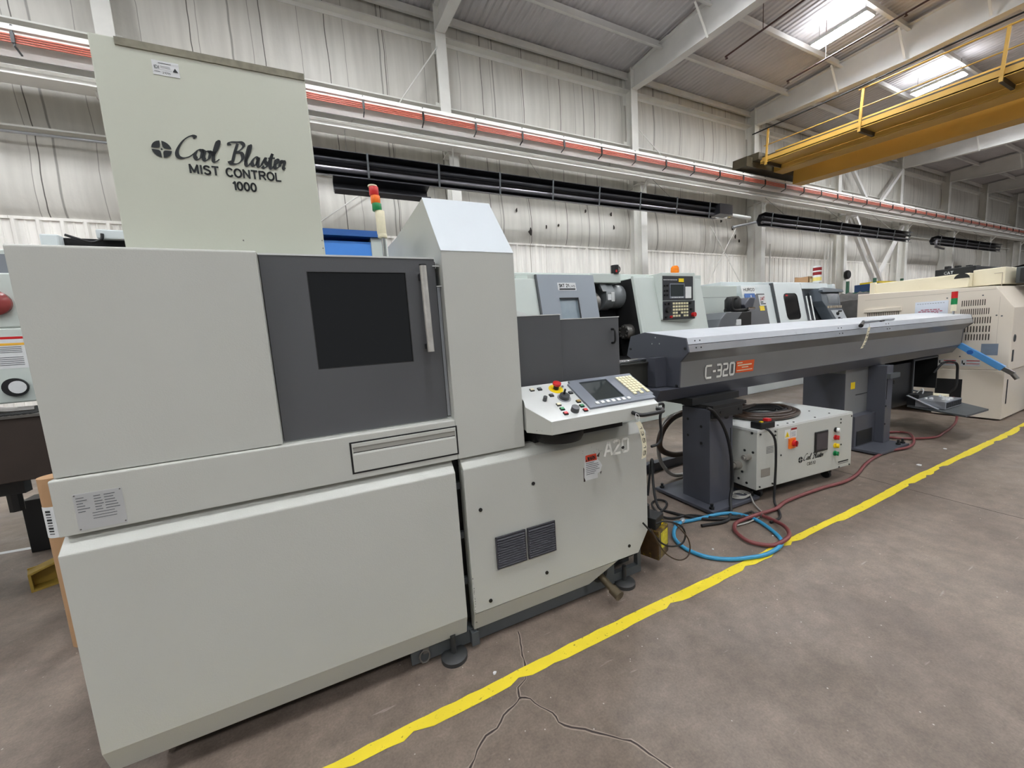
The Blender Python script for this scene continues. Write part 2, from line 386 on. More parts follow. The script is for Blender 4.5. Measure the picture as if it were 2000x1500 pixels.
def text(name, s, parent, m, pm, w, h, shear=0.0, bold=0.0, lift=0.0012, sp=1.0):
    """stroke lettering fitted into a w x h box"""
    S, x = [], 0.0
    for ch in s:
        g = GL.get(ch, []); wd = max([p[0] for st in g for p in st] + [0.30 if ch == ' ' else 0.1])
        S += [[(x + a + shear * b, b) for a, b in st] for st in g]; x += wd + 0.26 * sp
    x -= 0.26 * sp; t = (0.15 + bold) * h; kx = (w - t) / (x + shear)
    S = [[(t / 2 + a * kx, t / 2 + b * (h - t)) for a, b in st] for st in S]
    return mono(name, parent, m, pm, S, t, lift)
# script lettering 'Cool Blaster' in a unit box
COOL = [[(0.155, 0.90), (0.17, 0.98), (0.13, 0.99), (0.07, 0.80), (0.02, 0.45), (0.02, 0.22), (0.06, 0.16), (0.12, 0.24), (0.17, 0.42)],
        [(0.225, 0.52), (0.19, 0.50), (0.165, 0.30), (0.185, 0.17), (0.215, 0.25), (0.23, 0.45), (0.225, 0.52), (0.26, 0.45)],
        [(0.295, 0.50), (0.26, 0.48), (0.24, 0.28), (0.255, 0.16), (0.285, 0.24), (0.30, 0.44), (0.295, 0.50), (0.33, 0.42)],
        [(0.32, 0.32), (0.36, 0.62), (0.375, 0.88), (0.36, 0.90), (0.335, 0.55), (0.325, 0.22), (0.345, 0.15), (0.38, 0.26)],
        [(0.47, 0.82), (0.47, 0.93), (0.53, 0.97), (0.58, 0.98), (0.60, 0.86), (0.56, 0.66), (0.52, 0.60)],
        [(0.545, 0.92), (0.52, 0.60), (0.50, 0.26), (0.49, 0.16)],
        [(0.52, 0.58), (0.58, 0.58), (0.59, 0.38), (0.55, 0.18), (0.49, 0.14), (0.47, 0.24)],
        [(0.615, 0.26), (0.65, 0.60), (0.665, 0.88), (0.65, 0.88), (0.628, 0.50), (0.622, 0.20), (0.64, 0.13), (0.665, 0.24)],
        [(0.735, 0.44), (0.71, 0.48), (0.68, 0.30), (0.69, 0.15), (0.72, 0.24), (0.742, 0.46), (0.735, 0.20), (0.75, 0.14), (0.775, 0.24)],
        [(0.77, 0.22), (0.81, 0.52), (0.805, 0.38), (0.825, 0.22), (0.80, 0.12), (0.775, 0.16)],
        [(0.83, 0.24), (0.875, 0.70), (0.86, 0.45), (0.855, 0.18), (0.87, 0.12), (0.89, 0.22)], [(0.835, 0.50), (0.90, 0.54)],
        [(0.89, 0.26), (0.925, 0.36), (0.93, 0.47), (0.91, 0.47), (0.90, 0.26), (0.91, 0.13), (0.945, 0.24)],
        [(0.945, 0.24), (0.965, 0.48), (0.97, 0.38), (0.985, 0.46), (0.995, 0.38), (0.985, 0.20), (1.0, 0.14)]]
def fan_logo(parent, m, pm, r):
    P = []
    for q in range(4):
        a0 = q * PI / 2 + 0.09; a1 = (q + 1) * PI / 2 - 0.09; c = (a0 + a1) / 2
        arc = [(r * math.cos(a0 + (a1 - a0) * i / 10), r * math.sin(a0 + (a1 - a0) * i / 10)) for i in range(11)]
        inner = [(r * 0.55 * math.cos(a1 - 0.08), r * 0.55 * math.sin(a1 - 0.08)), (r * 0.30 * math.cos(c + 0.35), r * 0.30 * math.sin(c + 0.35)),
                 (r * 0.30 * math.cos(c - 0.35), r * 0.30 * math.sin(c - 0.35)), (r * 0.55 * math.cos(a0 + 0.08), r * 0.55 * math.sin(a0 + 0.08))]
        P.append(arc + inner)
    k = r * 0.13; P.append([(k, 0), (0, k), (-k, 0), (0, -k)])
    return poly('fan_emblem', parent, m, pm, P)
# ================================================================ THE HALL
XL, XR, YW, YF = -14.0, 74.0, 10.0, -16.0
BAY = 6.1; COLX = [-2.74 + BAY * n for n in range(-1, 12)]
ROOF0 = 9.30
f = MB(); f.add([(XL, YF, 0), (XR, YF, 0), (XR, YW + .1, 0), (XL, YW + .1, 0)], [(0, 1, 2, 3)])
floor = tag(f.build('floor', FLOOR), kind='structure')
# control joints and cracks of the slab
def strip(mb, P, w, z, jit=0.0, seed=1):
    rr = random.Random(seed); P = [Vector((p[0], p[1], 0)) for p in P]; Q = []
    for a, b in zip(P, P[1:]):
        n = max(2, int((b - a).length / 0.02))
        for i in range(n):
            t = i / n; Q.append(a.lerp(b, t))
    Q.append(P[-1]); Lf, Rt = [], []; off = 0
    for i, p in enumerate(Q):
        t = (Q[min(i + 1, len(Q) - 1)] - Q[max(i - 1, 0)]).normalized(); n = Vector((-t.y, t.x, 0))
        off = off * 0.8 + rr.uniform(-jit, jit); ww = w * (rr.uniform(0.5, 1.3) if jit else 1)
        Lf.append(p + n * (off + ww / 2)); Rt.append(p + n * (off - ww / 2))
    k = len(Q); mb.add([(v.x, v.y, z) for v in Lf] + [(v.x, v.y, z) for v in Rt], [(i, i + 1, k + i + 1, k + i) for i in range(k - 1)])
CRK = mat('crack_dark', (58, 50, 46), 0.9, var=0.1); CRP = mat('crack_edge_dust', (150, 138, 126), 0.9, var=0.12, vs=40)  # dark line for cracks and joint, paler crumbled edge
cracks = [[(0.691, 1.527), (0.661, 1.439), (0.642, 1.373), (0.60, 1.284), (0.559, 1.262), (0.544, 1.225)],
          [(0.544, 1.225), (0.506, 1.203), (0.457, 1.19), (0.417, 1.157), (0.373, 1.149), (0.33, 1.119), (0.291, 1.083), (0.25, 1.06)],
          [(0.544, 1.225), (0.577, 1.201), (0.594, 1.153), (0.622, 1.11), (0.623, 1.07), (0.651, 1.032), (0.703, 0.982), (0.759, 0.93), (0.798, 0.893), (0.813, 0.851), (0.831, 0.815), (0.853, 0.769), (0.87, 0.73)]]
mb = MB()
for i, c in enumerate(cracks): strip(mb, c, 0.015, 0.0006, 0.0035, 11 + i)
tag(mb.build('crack_edge', CRP, floor), 'pale crumbled edge along the crack')
mb = MB()
for i, c in enumerate(cracks): strip(mb, c, 0.0062, 0.0012, 0.0035, 11 + i)
tag(mb.build('crack', CRK, floor), 'thin dark branching crack')
mb = MB(); strip(mb, [(4.10, 3.5), (4.08, 1.77), (4.0, 0.8), (3.9, -6)], 0.008, 0.0008)
mb.build('slab_joint', CRK, floor)
# back wall: insulation facing that bulges between the girts, ribbed sheet below
def bulge(z):
    for a, b, d in ((3.95, 5.42, 0.17), (5.42, 7.12, 0.09), (7.12, 8.72, 0.08), (8.72, 9.32, 0.04)):
        if a <= z <= b:
            t = (z - a) / (b - a); return d * (math.sin(PI * t) ** 0.6) * (1.15 - 0.5 * t)
    return 0
zs = [3.95 + i * (9.45 - 3.95) / 44 for i in range(45)]
xs = []; x = XL
while x < XR + 0.1: xs.append(x); x += 0.305
mb = MB(); V = []
for i, x in enumerate(xs):
    q = 0.9 + 0.07 * math.sin(x * 2.3) + 0.04 * math.sin(x * 5.1 + 1)
    pin = 0.90 if i % 4 == 0 else 1.0
    for z in zs: V.append((x, YW - 0.02 - bulge(z) * q * pin, z))
n = len(zs); mb.add(V, [(i * n + j, (i + 1) * n + j, (i + 1) * n + j + 1, i * n + j + 1) for i in range(len(xs) - 1) for j in range(n - 1)], True)
wall_back = tag(mb.build('wall_back', INSU), 'grey vinyl insulation wall with dark seams', kind='structure')
prof = []; x = XL
while x < XR:
    prof += [(x, 0), (x + 0.03, -0.035), (x + 0.07, -0.035), (x + 0.10, 0), (x + 0.17, 0), (x + 0.18, -0.010), (x + 0.20, -0.010), (x + 0.21, 0)]; x += 0.305
mb = MB(); k = len(prof)
mb.add([(a, YW - 0.05 + b, 0) for a, b in prof] + [(a, YW - 0.05 + b, 3.97) for a, b in prof], [(i, i + 1, k + i + 1, k + i) for i in range(k - 1)])
mb.box(XL, XR, YW - 0.08, YW + 0.02, 3.95, 4.0)
tag(mb.build('trim_1', WAIN), 'white ribbed sheet lining along the foot of the wall', kind='structure')
TEAR = mat('torn_facing_dark', (52, 46, 42), 0.9, var=0.2, vs=30); rr = random.Random(31)
for x, z, s_ in ((5.26, 4.85, .05), (5.66, 4.30, .08), (6.2, 4.46, .04), (6.62, 4.53, .035), (7.62, 5.0, .04), (8.61, 5.0, .05), (8.7, 4.6, .05), (14.52, 4.95, .06), (14.68, 4.64, .06), (14.93, 4.5, .06), (13.87, 5.2, .07), (22.9, 4.5, .08)):
    P = [(x + s_ * rr.uniform(.25, .8) * math.cos(a), z + s_ * rr.uniform(.6, 1.6) * math.sin(a)) for a in (0.2, 1.1, 2.0, 3.1, 4.2, 5.3)]
    MB().prism(P, 'y', 9.80, 9.84).build('torn_patch', TEAR, wall_back)
# side walls; the front stays open so the world fill light enters
for nm, b in (('wall_left', (XL - .1, XL, YF, YW, 0, 9.6)), ('wall_right', (XR, XR + .1, YF, YW, 0, 9.6))):
    tag(B(nm, INSU, None, b), kind='structure')
# roof deck ribs run across the hall
prof = []; x = XL
while x < XR: prof += [(x, 0), (x + .035, .028), (x + .085, .028), (x + .12, 0)]; x += 0.17
mb = MB(); k = len(prof)
mb.add([(a, YW, ROOF0 + b) for a, b in prof] + [(a, YF, ROOF0 + 0.25 + b) for a, b in prof], [(i, i + 1, k + i + 1, k + i) for i in range(k - 1)])
tag(mb.build('ceiling', DECK), 'grey ribbed roof deck', kind='structure')

ORD = ['leftmost', 'second', 'third', 'fourth', 'fifth', 'sixth', 'seventh', 'eighth', 'ninth', 'tenth', 'eleventh', 'twelfth', 'thirteenth']
def ibeam(mb, p0, p1, d0, d1, bf, tf=0.02, ax='y'):
    """I section between p0 and p1 (bottom flange centre), depths d0, d1"""
    for (lo, hi) in ((0, tf), (None, None)):
        pass
    (x0, y0, z0), (x1, y1, z1) = p0, p1
    def slab(w, a0, b0, a1, b1):
        if ax == 'y': V = [(x0 - w, y0, a0), (x0 + w, y0, a0), (x0 + w, y0, b0), (x0 - w, y0, b0), (x1 - w, y1, a1), (x1 + w, y1, a1), (x1 + w, y1, b1), (x1 - w, y1, b1)]
        else: V = [(x0, y0 - w, a0), (x0, y0 + w, a0), (x0, y0 + w, b0), (x0, y0 - w, b0), (x1, y1 - w, a1), (x1, y1 + w, a1), (x1, y1 + w, b1), (x1, y1 - w, b1)]
        mb.add(V, [(3, 2, 1, 0), (4, 5, 6, 7), (0, 1, 5, 4), (1, 2, 6, 5), (2, 3, 7, 6), (3, 0, 4, 7)])
    slab(bf / 2, z0, z0 + tf, z1, z1 + tf); slab(bf / 2, z0 + d0 - tf, z0 + d0, z1 + d1 - tf, z1 + d1); slab(0.006, z0 + tf, z0 + d0 - tf, z1 + tf, z1 + d1 - tf)
vis = [x for x in COLX if x > -4]
colthing = {}
for i, x in enumerate(COLX):
    j = i - 1
    nm = 'second to leftmost' if j < 0 else ORD[min(j, 12)]
    lab = ('off-white stepped steel wall column, ' + (nm if j == 0 else nm) + ' from the left along the back wall') if j > 0 else ('off-white steel wall column standing behind the tall mist collector' if j == 0 else 'off-white steel wall column far left outside the view')
    t = thing('steel_column', lab, 'column', (x, YW, 0), 0, 'stepped steel columns of the back wall')
    mb = MB(); ibeam(mb, (0, -0.40, 0), (0, -0.40, 0), 0, 0, 0.1)
    mb = MB()
    # upper shaft: front flange, web, back flange
    mb.box(-0.13, 0.13, -0.42, -0.40, 5.83, 9.25).box(-0.008, 0.008, -0.40, -0.04, 5.83, 9.25).box(-0.13, 0.13, -0.06, -0.04, 5.83, 9.25)
    mb.build('upper_shaft', OFFW, t)
    mb = MB()
    mb.box(-0.12, 0.12, -0.72, -0.695, 0.02, 5.80).box(-0.010, 0.010, -0.695, -0.10, 0.02, 5.80).box(-0.13, 0.13, -0.42, -0.40, 0.02, 5.80)
    mb.box(-0.16, 0.16, -0.78, -0.38, 5.80, 5.83).box(-0.18, 0.18, -0.80, -0.05, 0.0, 0.02)
    mb.build('lower_shaft', OFFW, t)
    mb = MB(); mb.bar((-0.10, -0.95, 5.84), (-0.03, -0.70, 5.55), 0.03, 0.05)
    mb.build('seat_bracket', OFFW, t)
    # rafter of this frame
    rz = [(9.62, 8.66), (8.2, 8.50), (5.4, 8.30), (-15.9, 8.30)]
    rl = ('grey steel roof beam springing from the %s wall column from the left' % ORD[j]) if j > 0 else ('grey steel roof beam over the mist collector' if j == 0 else 'grey steel roof beam outside the view on the left')
    r = thing('roof_beam', rl, 'roof beam', (x, 0, 0), 0, 'roof beams across the hall')
    mb = MB()
    for (ya, za), (yb, zb) in zip(rz, rz[1:]): ibeam(mb, (0, ya, za), (0, yb, zb), 9.22 - za, 9.24 - zb, 0.24)
    mb.build('beam', OFFD, r)
    for yy in (7.0, 5.45, 3.9, 2.35, 0.8):
        mb = MB(); mb.bar((-0.10, yy, 8.38), (-0.55, yy, 9.05), 0.05, 0.012).build('fly_brace', OFFW, r)
# purlins, girts
for i, (y, z) in enumerate([(9.86, 9.08), (8.52, 9.10), (7.0, 9.10), (5.45, 9.11), (3.9, 9.12), (2.35, 9.13), (0.8, 9.14), (-0.75, 9.15), (-2.3, 9.16), (-4.5, 9.18)]):
    lab = ('grey eave strut along the top of the back wall' if i == 0 else 'grey roof purlin running lengthwise, %s out from the back wall' % ORD[i] .replace('leftmost', 'first'))
    mb = MB(); mb.box(XL, XR, y - 0.004, y + 0.004, z - 0.02, z + 0.20).box(XL, XR, y - 0.075, y, z - 0.02, z - 0.005).box(XL, XR, y, y + 0.075, z + 0.19, z + 0.20)
    tag(mb.build('roof_purlin', OFFW if i == 0 else OFFD), lab, 'purlin', 'lengthwise roof purlins')
for z, lab in ((8.72, 'upper off-white wall girt just under the eave'), (7.10, 'middle off-white wall girt just above the crane runway'), (5.42, 'lower off-white wall girt just under the crane runway')):
    mb = MB(); mb.box(XL, XR, YW - 0.22, YW - 0.03, z - 0.008, z).box(XL, XR, YW - 0.225, YW - 0.215, z - 0.008, z + 0.022).box(XL, XR, YW - 0.05, YW - 0.03, z - 0.09, z)
    tag(mb.build('wall_girt', OFFW), lab, 'girt', 'wall girts')
tag(MB().cyl((XL, YW - 0.33, 5.28), (3.0, YW - 0.33, 5.28), 0.022, 10).build('wall_pipe', AL), 'thin bright pipe running under the lower girt, left of the mist collector', 'pipe')

# crane runway with conductor bars
rw = thing('crane_runway', 'off-white crane runway beam along the back wall above the heaters', 'crane runway', (0, 9.0, 5.83))
mb = MB(); ibeam(mb, (XL, 0.10, 0), (XR, 0.10, 0), 0.66, 0.66, 0.32, 0.022, 'x'); mb.build('beam', RAILW, rw)
mb = MB(); mb.box(XL, XR, -0.10, 0.30, 0.66, 0.68).box(XL, XR, -0.10, -0.085, 0.52, 0.66).box(XL, XR, 0.285, 0.30, 0.55, 0.66).build('cap_channel', RAILW, rw)
B('stiffener_angle', RAILW, rw, (XL, XR, -0.09, 0.09, 0.30, 0.312), (XL, XR, -0.09, -0.08, 0.22, 0.30), (XL, XR, -0.02, 0.09, 0.14, 0.15))
B('crane_rail', STEEL, rw, (XL, XR, 0.07, 0.13, 0.68, 0.74))
for k in range(4):
    y = -0.22 - 0.004 * k; z = 0.46 - k * 0.035
    MB().box(XL, XR, y - 0.008, y + 0.008, z - 0.008, z + 0.008).build('conductor_bar', CBAR, rw)
MB().box(XL, XR, -0.26, -0.20, 0.51, 0.565).build('cover_channel', RAILW, rw)
x = -6.0; nb = 0
while x < 66 and nb < 60:
    mb = MB(); mb.bar((x, -0.24, 0.58), (x, -0.24, 0.30), 0.02, 0.02).bar((x, -0.24, 0.585), (x, 0.0, 0.585), 0.02, 0.02).bar((x, -0.24, 0.30), (x, -0.09, 0.26), 0.02, 0.02)
    mb.box(x - 0.02, x + 0.02, -0.262, -0.235, 0.335, 0.48); mb.build('bracket', BK if nb % 2 else FRM, rw)
    x += 1.22; nb += 1

# thin rod bracing and the X frame of the braced bay
for a, b, lab in (((3.25, 9.55, 8.3), (1.9, 9.5, 6.4), 'thin diagonal rod brace left of the second wall column, above the runway'),
                  ((9.6, 9.55, 7.5), (10.9, 9.4, 6.45), 'thin diagonal rod brace right of the third wall column, above the runway'),
                  ((15.4, 9.55, 7.4), (14.2, 9.4, 6.45), 'thin diagonal rod brace left of the fourth wall column, above the runway'),
                  ((-0.2, 9.72, 3.8), (2.1, 9.72, 5.5), 'thin diagonal rod brace behind the signal tower of the front machine'),
                  ((12.4, 9.4, 2.6), (14.1, 9.4, 4.8), 'thin crossing rod brace leaning right above the orange beacon'),
                  ((15.5, 9.4, 1.55), (12.7, 9.4, 4.8), 'thin crossing rod brace leaning left above the grey chip conveyor')):
    tag(MB().cyl(a, b, 0.014, 8).build('rod_brace', OFFW), lab, 'brace', 'thin rod braces')
x4, x5 = COLX[5], COLX[6]
xb = thing('cross_brace', 'heavy grey steel X bracing between two far wall columns, on both sides of the runway', 'brace', (x4, 9.35, 0))
for a, b in (((0.3, 0, 0.0), (5.7, 0, 5.7)), ((0.3, 0, 5.7), (5.7, 0, 0.0)), ((0.3, 0.2, 8.5), (3.0, 0.2, 6.2)), ((5.8, 0.2, 8.5), (3.0, 0.2, 6.2)), ((0.3, -0.25, 5.7), (5.7, -0.25, 0.1))):
    MB().bar(a, b, 0.12, 0.14).build('diagonal', OFFD, xb)

# high bay lights
lens_m = mat('led_lens', (255, 255, 255), 0.4, var=0.0, emit=((248, 251, 255), LAMP_POWER))
up_m = mat('roof_fill_glow', (255, 255, 255), 0.4, var=0.0, emit=((248, 251, 255), LAMP_POWER * ROOF_FILL))  # added glow aimed at the roof deck, not a fixture part
proto = None
for i, (x, y) in enumerate(LAMP_SPOTS):
    seen = (abs(y - 5.9) < 0.1 and 12 < x < 14); seen2 = (abs(y - 5.9) < 0.1 and 18 < x < 20)
    if proto is None:
        proto = thing('ceiling_light', '', 'ceiling light', (x, y, 8.75))
        B('housing', WH, proto, (-0.22, 0.22, -0.62, 0.62, 0.0, 0.09))
        B('lens', lens_m, proto, (-0.19, 0.19, -0.58, -0.03, -0.012, 0.0), (-0.19, 0.19, 0.03, 0.58, -0.012, 0.0))
        B('roof_fill_strip', up_m, proto, (-0.20, 0.20, -0.60, -0.02, 0.09, 0.10), (-0.20, 0.20, 0.02, 0.60, 0.09, 0.10))  # glowing strips added on the housing top to light the deck
        mb = MB()
        for yy in (-0.5, 0.5): mb.cyl((0, yy, 0.09), (0, yy, 0.50), 0.008, 6)
        mb.build('hanger', STEEL, proto); o = proto
    else: o = copy_tree(proto)
    o.location = (x, y, 8.75)
    o['label'] = 'glowing LED high bay light above the crane, nearest the top edge of the photo' if seen else ('glowing LED high bay light seen just above the yellow crane walkway' if seen2 else 'LED high bay light hanging outside or hidden in the view')
    o['group'] = 'high bay lights'

# sprinkler lines
for a, lab in ((10.25, 'thin dark sprinkler pipe crossing the roof, nearer one, before the crane'), (13.0, 'thin dark sprinkler pipe crossing the roof just before the crane')):
    s = thing('sprinkler_pipe', lab, 'sprinkler pipe', (a, 0, 8.25), 0, 'sprinkler pipes under the roof')
    MB().cyl((0, 7.16, 0), (0, -12, 0), 0.022, 8).build('pipe', SPK, s)
    for yy in (7.12, 4.6, 2.1): MB().cyl((0, yy, -0.06), (0, yy, 0.02), 0.016, 8).lathe([(0.0, -0.07), (0.035, -0.066), (0.035, -0.06), (0.0, -0.06)], (0, yy, 0), 10).build('sprinkler_head', SPK, s)
    for yy in (6.2, 3.4): MB().cyl((0, yy, 0), (0, yy, 0.95), 0.008, 6).build('hanger', SPK, s)

# yellow bridge crane
cr = thing('bridge_crane', 'yellow overhead bridge crane with walkway and railing under the roof', 'crane', (14.0, 5.8, 6.5))
cr.rotation_euler = (0.060, 0, 0)
y0, y1 = 3.0, -19.5
B('walkway', CRY, cr, (0.0, 0.83, y1, y0 - .3, 0.0, 0.03), (0.0, 0.02, y1, y0 - .3, -0.02, 0.16))
B('toe_plate_edge', CRD, cr, (0.0, 0.05, y1, y0 - .3, 0.16, 0.20))
B('drive_shaft_cover', CRY, cr, (0.80, 0.86, y1, y0 - .5, -0.14, -0.02))
B('near_girder', CRY, cr, (0.86, 1.40, y1, y0 - .25, -0.16, 0.55), bevel=0.01)
B('far_girder', CRY, cr, (2.05, 2.60, y1, y0 - .25, -0.42, 0.45), bevel=0.01)
B('end_truck', CRD, cr, (-0.5, 3.4, y0 - 0.15, y0 + 0.35, -0.08, 0.22), (-0.2, 0.5, y0 - .35, y0 + .1, 0.1, .32))
for k in range(4):
    yy = 0.0 - 2.5 * (k - 1)
    mb = MB(); mb.box(0.02, 0.83, yy - 0.03, yy + 0.03, -0.10, 0.0).build('support_bracket', CRD, cr)
    mb = MB(); mb.box(-0.035, 0.0, yy - 0.03, yy + 0.03, -0.10, 1.0); mb.build('railing_post', CRY, cr)
mb = MB(); mb.cyl((-0.02, 0.1, 0.98), (-0.02, y1, 0.98), 0.022, 8).cyl((-0.02, 2.6, 0.50), (-0.02, y1, 0.50), 0.016, 8); mb.build('railing', CRY, cr)
mb = MB(); mb.tube(cr_spline([(-0.06, 3.0, 1.0), (-0.06, 1.5, 1.02), (-0.06, 0, 1.04), (-0.06, -2, 1.10), (-0.06, -9, 1.1)], 5), 0.02, 6); mb.build('festoon_cable', BKR, cr)

# radiant tube heaters
def heater(x0, x1, y, z, lab, n, uend=False):
    t = thing('tube_heater', lab, 'heater', (x0, y, z), 0, 'black tube heaters hung along the wall')
    Ln = x1 - x0
    pr = [(-0.09, 0.215), (0.14, 0.19), (0.22, 0.02), (0.16, -0.17), (-0.03, -0.215), (-0.03, -0.205), (0.15, -0.16), (0.205, 0.02), (0.13, 0.18), (-0.09, 0.205)]
    MB().prism(pr, 'x', 0, Ln).build('reflector', HEAT, t)
    for yy, zz in ((0.03, 0.085), (0.05, -0.075)): MB().cyl((0.05, yy, zz), (Ln - 0.05, yy, zz), 0.05, 14).build('tube', HEATL if zz < 0 else HEAT, t)
    for k in range(n):
        xx = 0.4 + (Ln - 0.8) * k / (n - 1)
        mb = MB(); mb.bar((xx, -0.10, 0.225), (xx, -0.04, -0.225), 0.035, 0.012).bar((xx, -0.10, 0.222), (xx, 0.14, 0.20), 0.035, 0.012); mb.build('strap', FRM, t)
    for k in range(3):
        xx = Ln * (0.12 + 0.36 * k); MB().cyl((xx, 0, 0.2), (xx + 0.1, 0.80, 5.84 - z), 0.006, 5).build('hanger_wire', STEEL, t)
    if uend:
        MB().tube(cr_spline([(0.1, -0.1, -0.02), (-0.15, -0.1, -0.02), (-0.25, -0.1, -0.15), (-0.2, -0.1, -0.3), (0.0, -0.05, -0.32), (1.4, 0.1, -0.32)], 5), 0.05, 10).build('flue_bend', HEATL, t)
    return t
h1 = heater(-0.6, 11.35, 8.2, 4.80, 'long black tube heater above the lathes, starting behind the mist collector', 9)
B('burner_box', HEAT, h1, (11.9, 12.5, -0.16, 0.16, -0.1, 0.2))
mb = MB(); mb.prism([(-0.10, -0.23), (-0.12, -0.26), (0.12, -0.30), (0.10, -0.44), (-0.05, -0.52), (-0.16, -0.48), (-0.16, -0.50), (-0.04, -0.55), (0.13, -0.46), (0.15, -0.25)], 'x', 1.15, 2.95).build('heat_deflector', HEAT, h1)
h2 = heater(13.7, 24.9, 8.2, 4.74, 'black tube heater in the middle distance, right of the fourth wall column', 8)
h3 = heater(27.6, 37.0, 8.2, 4.74, 'farthest black tube heater with a bent end, near the right edge', 6, True)
cb = thing('burner_control', 'small red and white heater control box on the wall by the fourth column', 'control box', (13.1, 9.25, 5.02))
B('box', WH, cb, (-0.2, 0.15, -0.1, 0.1, 0, 0.3)); B('red_label', RED, cb, (-0.15, 0.1, -0.104, -0.1, 0.10, 0.24))
B('rusty_valve', RUST, cb, (0.2, 0.5, -0.06, 0.06, 0.05, 0.22)); MB().cyl((0.5, 0, 0.16), (1.55, 0, 0.14), 0.06, 12).build('flue_pipe', WH, cb)
MB().cyl((0.45, -0.1, -0.28), (2.2, -0.9, 0.0), 0.045, 12).build('air_pipe', AL, cb)
tag(MB().cyl((16.55, 9.6, 0), (16.55, 9.6, 4.4), 0.035, 10).build('conduit', OFFW), 'vertical white conduit on the ribbed sheet right of the fourth column', 'conduit')
for k in range(3):
    tag(MB().cyl((20.5 + k * 0.28, 9.55, 0.0), (20.5 + k * 0.28, 9.55, 4.7), 0.025, 8).build('conduit', OFFW), 'vertical white conduit in the close group of three beside the fifth column', 'conduit', 'three close conduits by the fifth column')
ck = thing('wall_horn', 'round black fan or clock on the front of the fifth wall column', 'wall fixture', (21.75, 9.22, 3.2))
MB().lathe([(0, -0.07), (0.17, -0.07), (0.20, -0.03), (0.20, 0.03), (0, 0.03)], (0, 0, 0), 24, 'y').build('housing', BK, ck)
ws = thing('wall_sign', 'small white box with a lamp on the wall beside the mist collector top', 'wall box', (-2.3, 9.2, 5.9))
B('box', WH, ws, (-0.1, 0.12, -0.06, 0.06, -0.4, 0.0)); MB().lathe([(0, -0.1), (0.1, -0.06), (0.14, 0.06), (0, 0.08)], (-0.1, 0, 0.22), 16).build('lamp', AL, ws)

# yellow floor tape with ragged lower edge
rr = random.Random(5); N = 240; top = []; bot = []; off = 0
for i in range(N + 1):
    x = -1.2 + 13.0 * i / N
    if i % 4 == 0: off = 0.7 * off + rr.uniform(-0.006, 0.006)
    notch = 0.018 if rr.random() < 0.08 else 0
    yt = 1.333 + 0.006 * math.sin(x * 1.7) - (0.003 if x > 3 else 0) + (0.004 if int(x * 1.3) % 2 else 0)
    top.append((x, yt + 0.003 * rr.uniform(-1, 1))); bot.append((x + rr.uniform(-.01, .01), yt - 0.062 + off + notch + (0.012 if int(x * 1.3) % 3 == 0 else 0)))
mb = MB(); mb.add([(a, b, 0.0015) for a, b in top] + [(a, b, 0.0015) for a, b in bot], [(i, i + 1, N + 2 + i, N + 1 + i) for i in range(N)])
tag(mb.build('floor_tape', TAPE), 'worn yellow safety tape line along the concrete floor', 'floor tape')
# litter
for i, (x, y, s) in enumerate([(4.75, 1.42, .028), (5.5, 1.46, .018), (2.5, 1.40, .007), (2.05, 1.50, .007), (0.50, 1.375, .010)]):
    a = rr.uniform(0, 6); P = [(x + s * math.cos(a + q) * rr.uniform(.5, 1), y + s * math.sin(a + q) * rr.uniform(.5, 1)) for q in (0, 1.3, 2.4, 3.6, 4.9)]
    mb = MB(); mb.prism(P, 'z', 0.0, 0.006)
    tag(mb.build('paper_scrap', PAPER), 'tiny white scrap lying on the concrete floor', 'litter', 'scraps on the floor')
mb = MB(); strip(mb, [(-4.5, 4.55), (-1.9, 4.2)], 0.05, 0.0016); tag(mb.build('floor_line', PAPER), 'short white painted floor line left of the front machine', 'floor marking')
# ================================================================ FRONT MACHINE (sliding head lathe)
def place(name, label, cat, P, yaw, group=None): return thing(name, label, cat, (P[0], P[1], 0), rad(yaw), group)
A = place('sliding_head_lathe', 'large light grey sliding-head lathe with charcoal door, nearest machine filling the left half', 'machine', (0.498, 1.531), -1.3)
cp_prof = [(-0.02, 0.189), (-0.02, 0.848), (0.03, 0.892), (0.06, 0.892), (0.06, 0.10), (0.012, 0.092)]
mb = MB(); mb.prism(cp_prof, 'x', -1.251, -0.052); tag(mb.build('lower_front_panel', LG, A, 0.004), 'wide plain lower panel')
mb = MB()
mb.prism([(-0.018, 0.186), (0.79, 0.186), (0.93, 0.186), (1.0, 0.30), (1.0, 0.853), (-0.018, 0.853)], 'y', -0.02, 0.05)
mb.prism([(-0.02, 0.853), (0.03, 0.900), (0.06, 0.900), (0.05, 0.853)], 'x', -0.018, 1.0)
mb.add([(-0.018, -0.02, 0.186), (0.79, -0.02, 0.186), (0.79, 0.05, 0.186), (-0.018, 0.05, 0.186), (-0.018, 0.012, 0.088), (0.62, 0.012, 0.088), (0.62, 0.05, 0.088), (-0.018, 0.05, 0.088)],
       [(0, 4, 5, 1), (1, 5, 6, 2), (4, 7, 6, 5), (3, 7, 4, 0), (2, 6, 7, 3)])
rp = tag(mb.build('right_base_panel', LG, A, 0.003), 'base panel with vents, lettering and warning sticker')
for (x, z) in ((0.045, 0.66), (0.31, 0.72), (0.06, 0.225), (0.355, 0.262), (0.865, 0.245), (0.84, 0.795)):
    MB().cyl((x, -0.0235, z), (x, -0.015, z), 0.0085, 12).build('screw_hole', BK, rp)
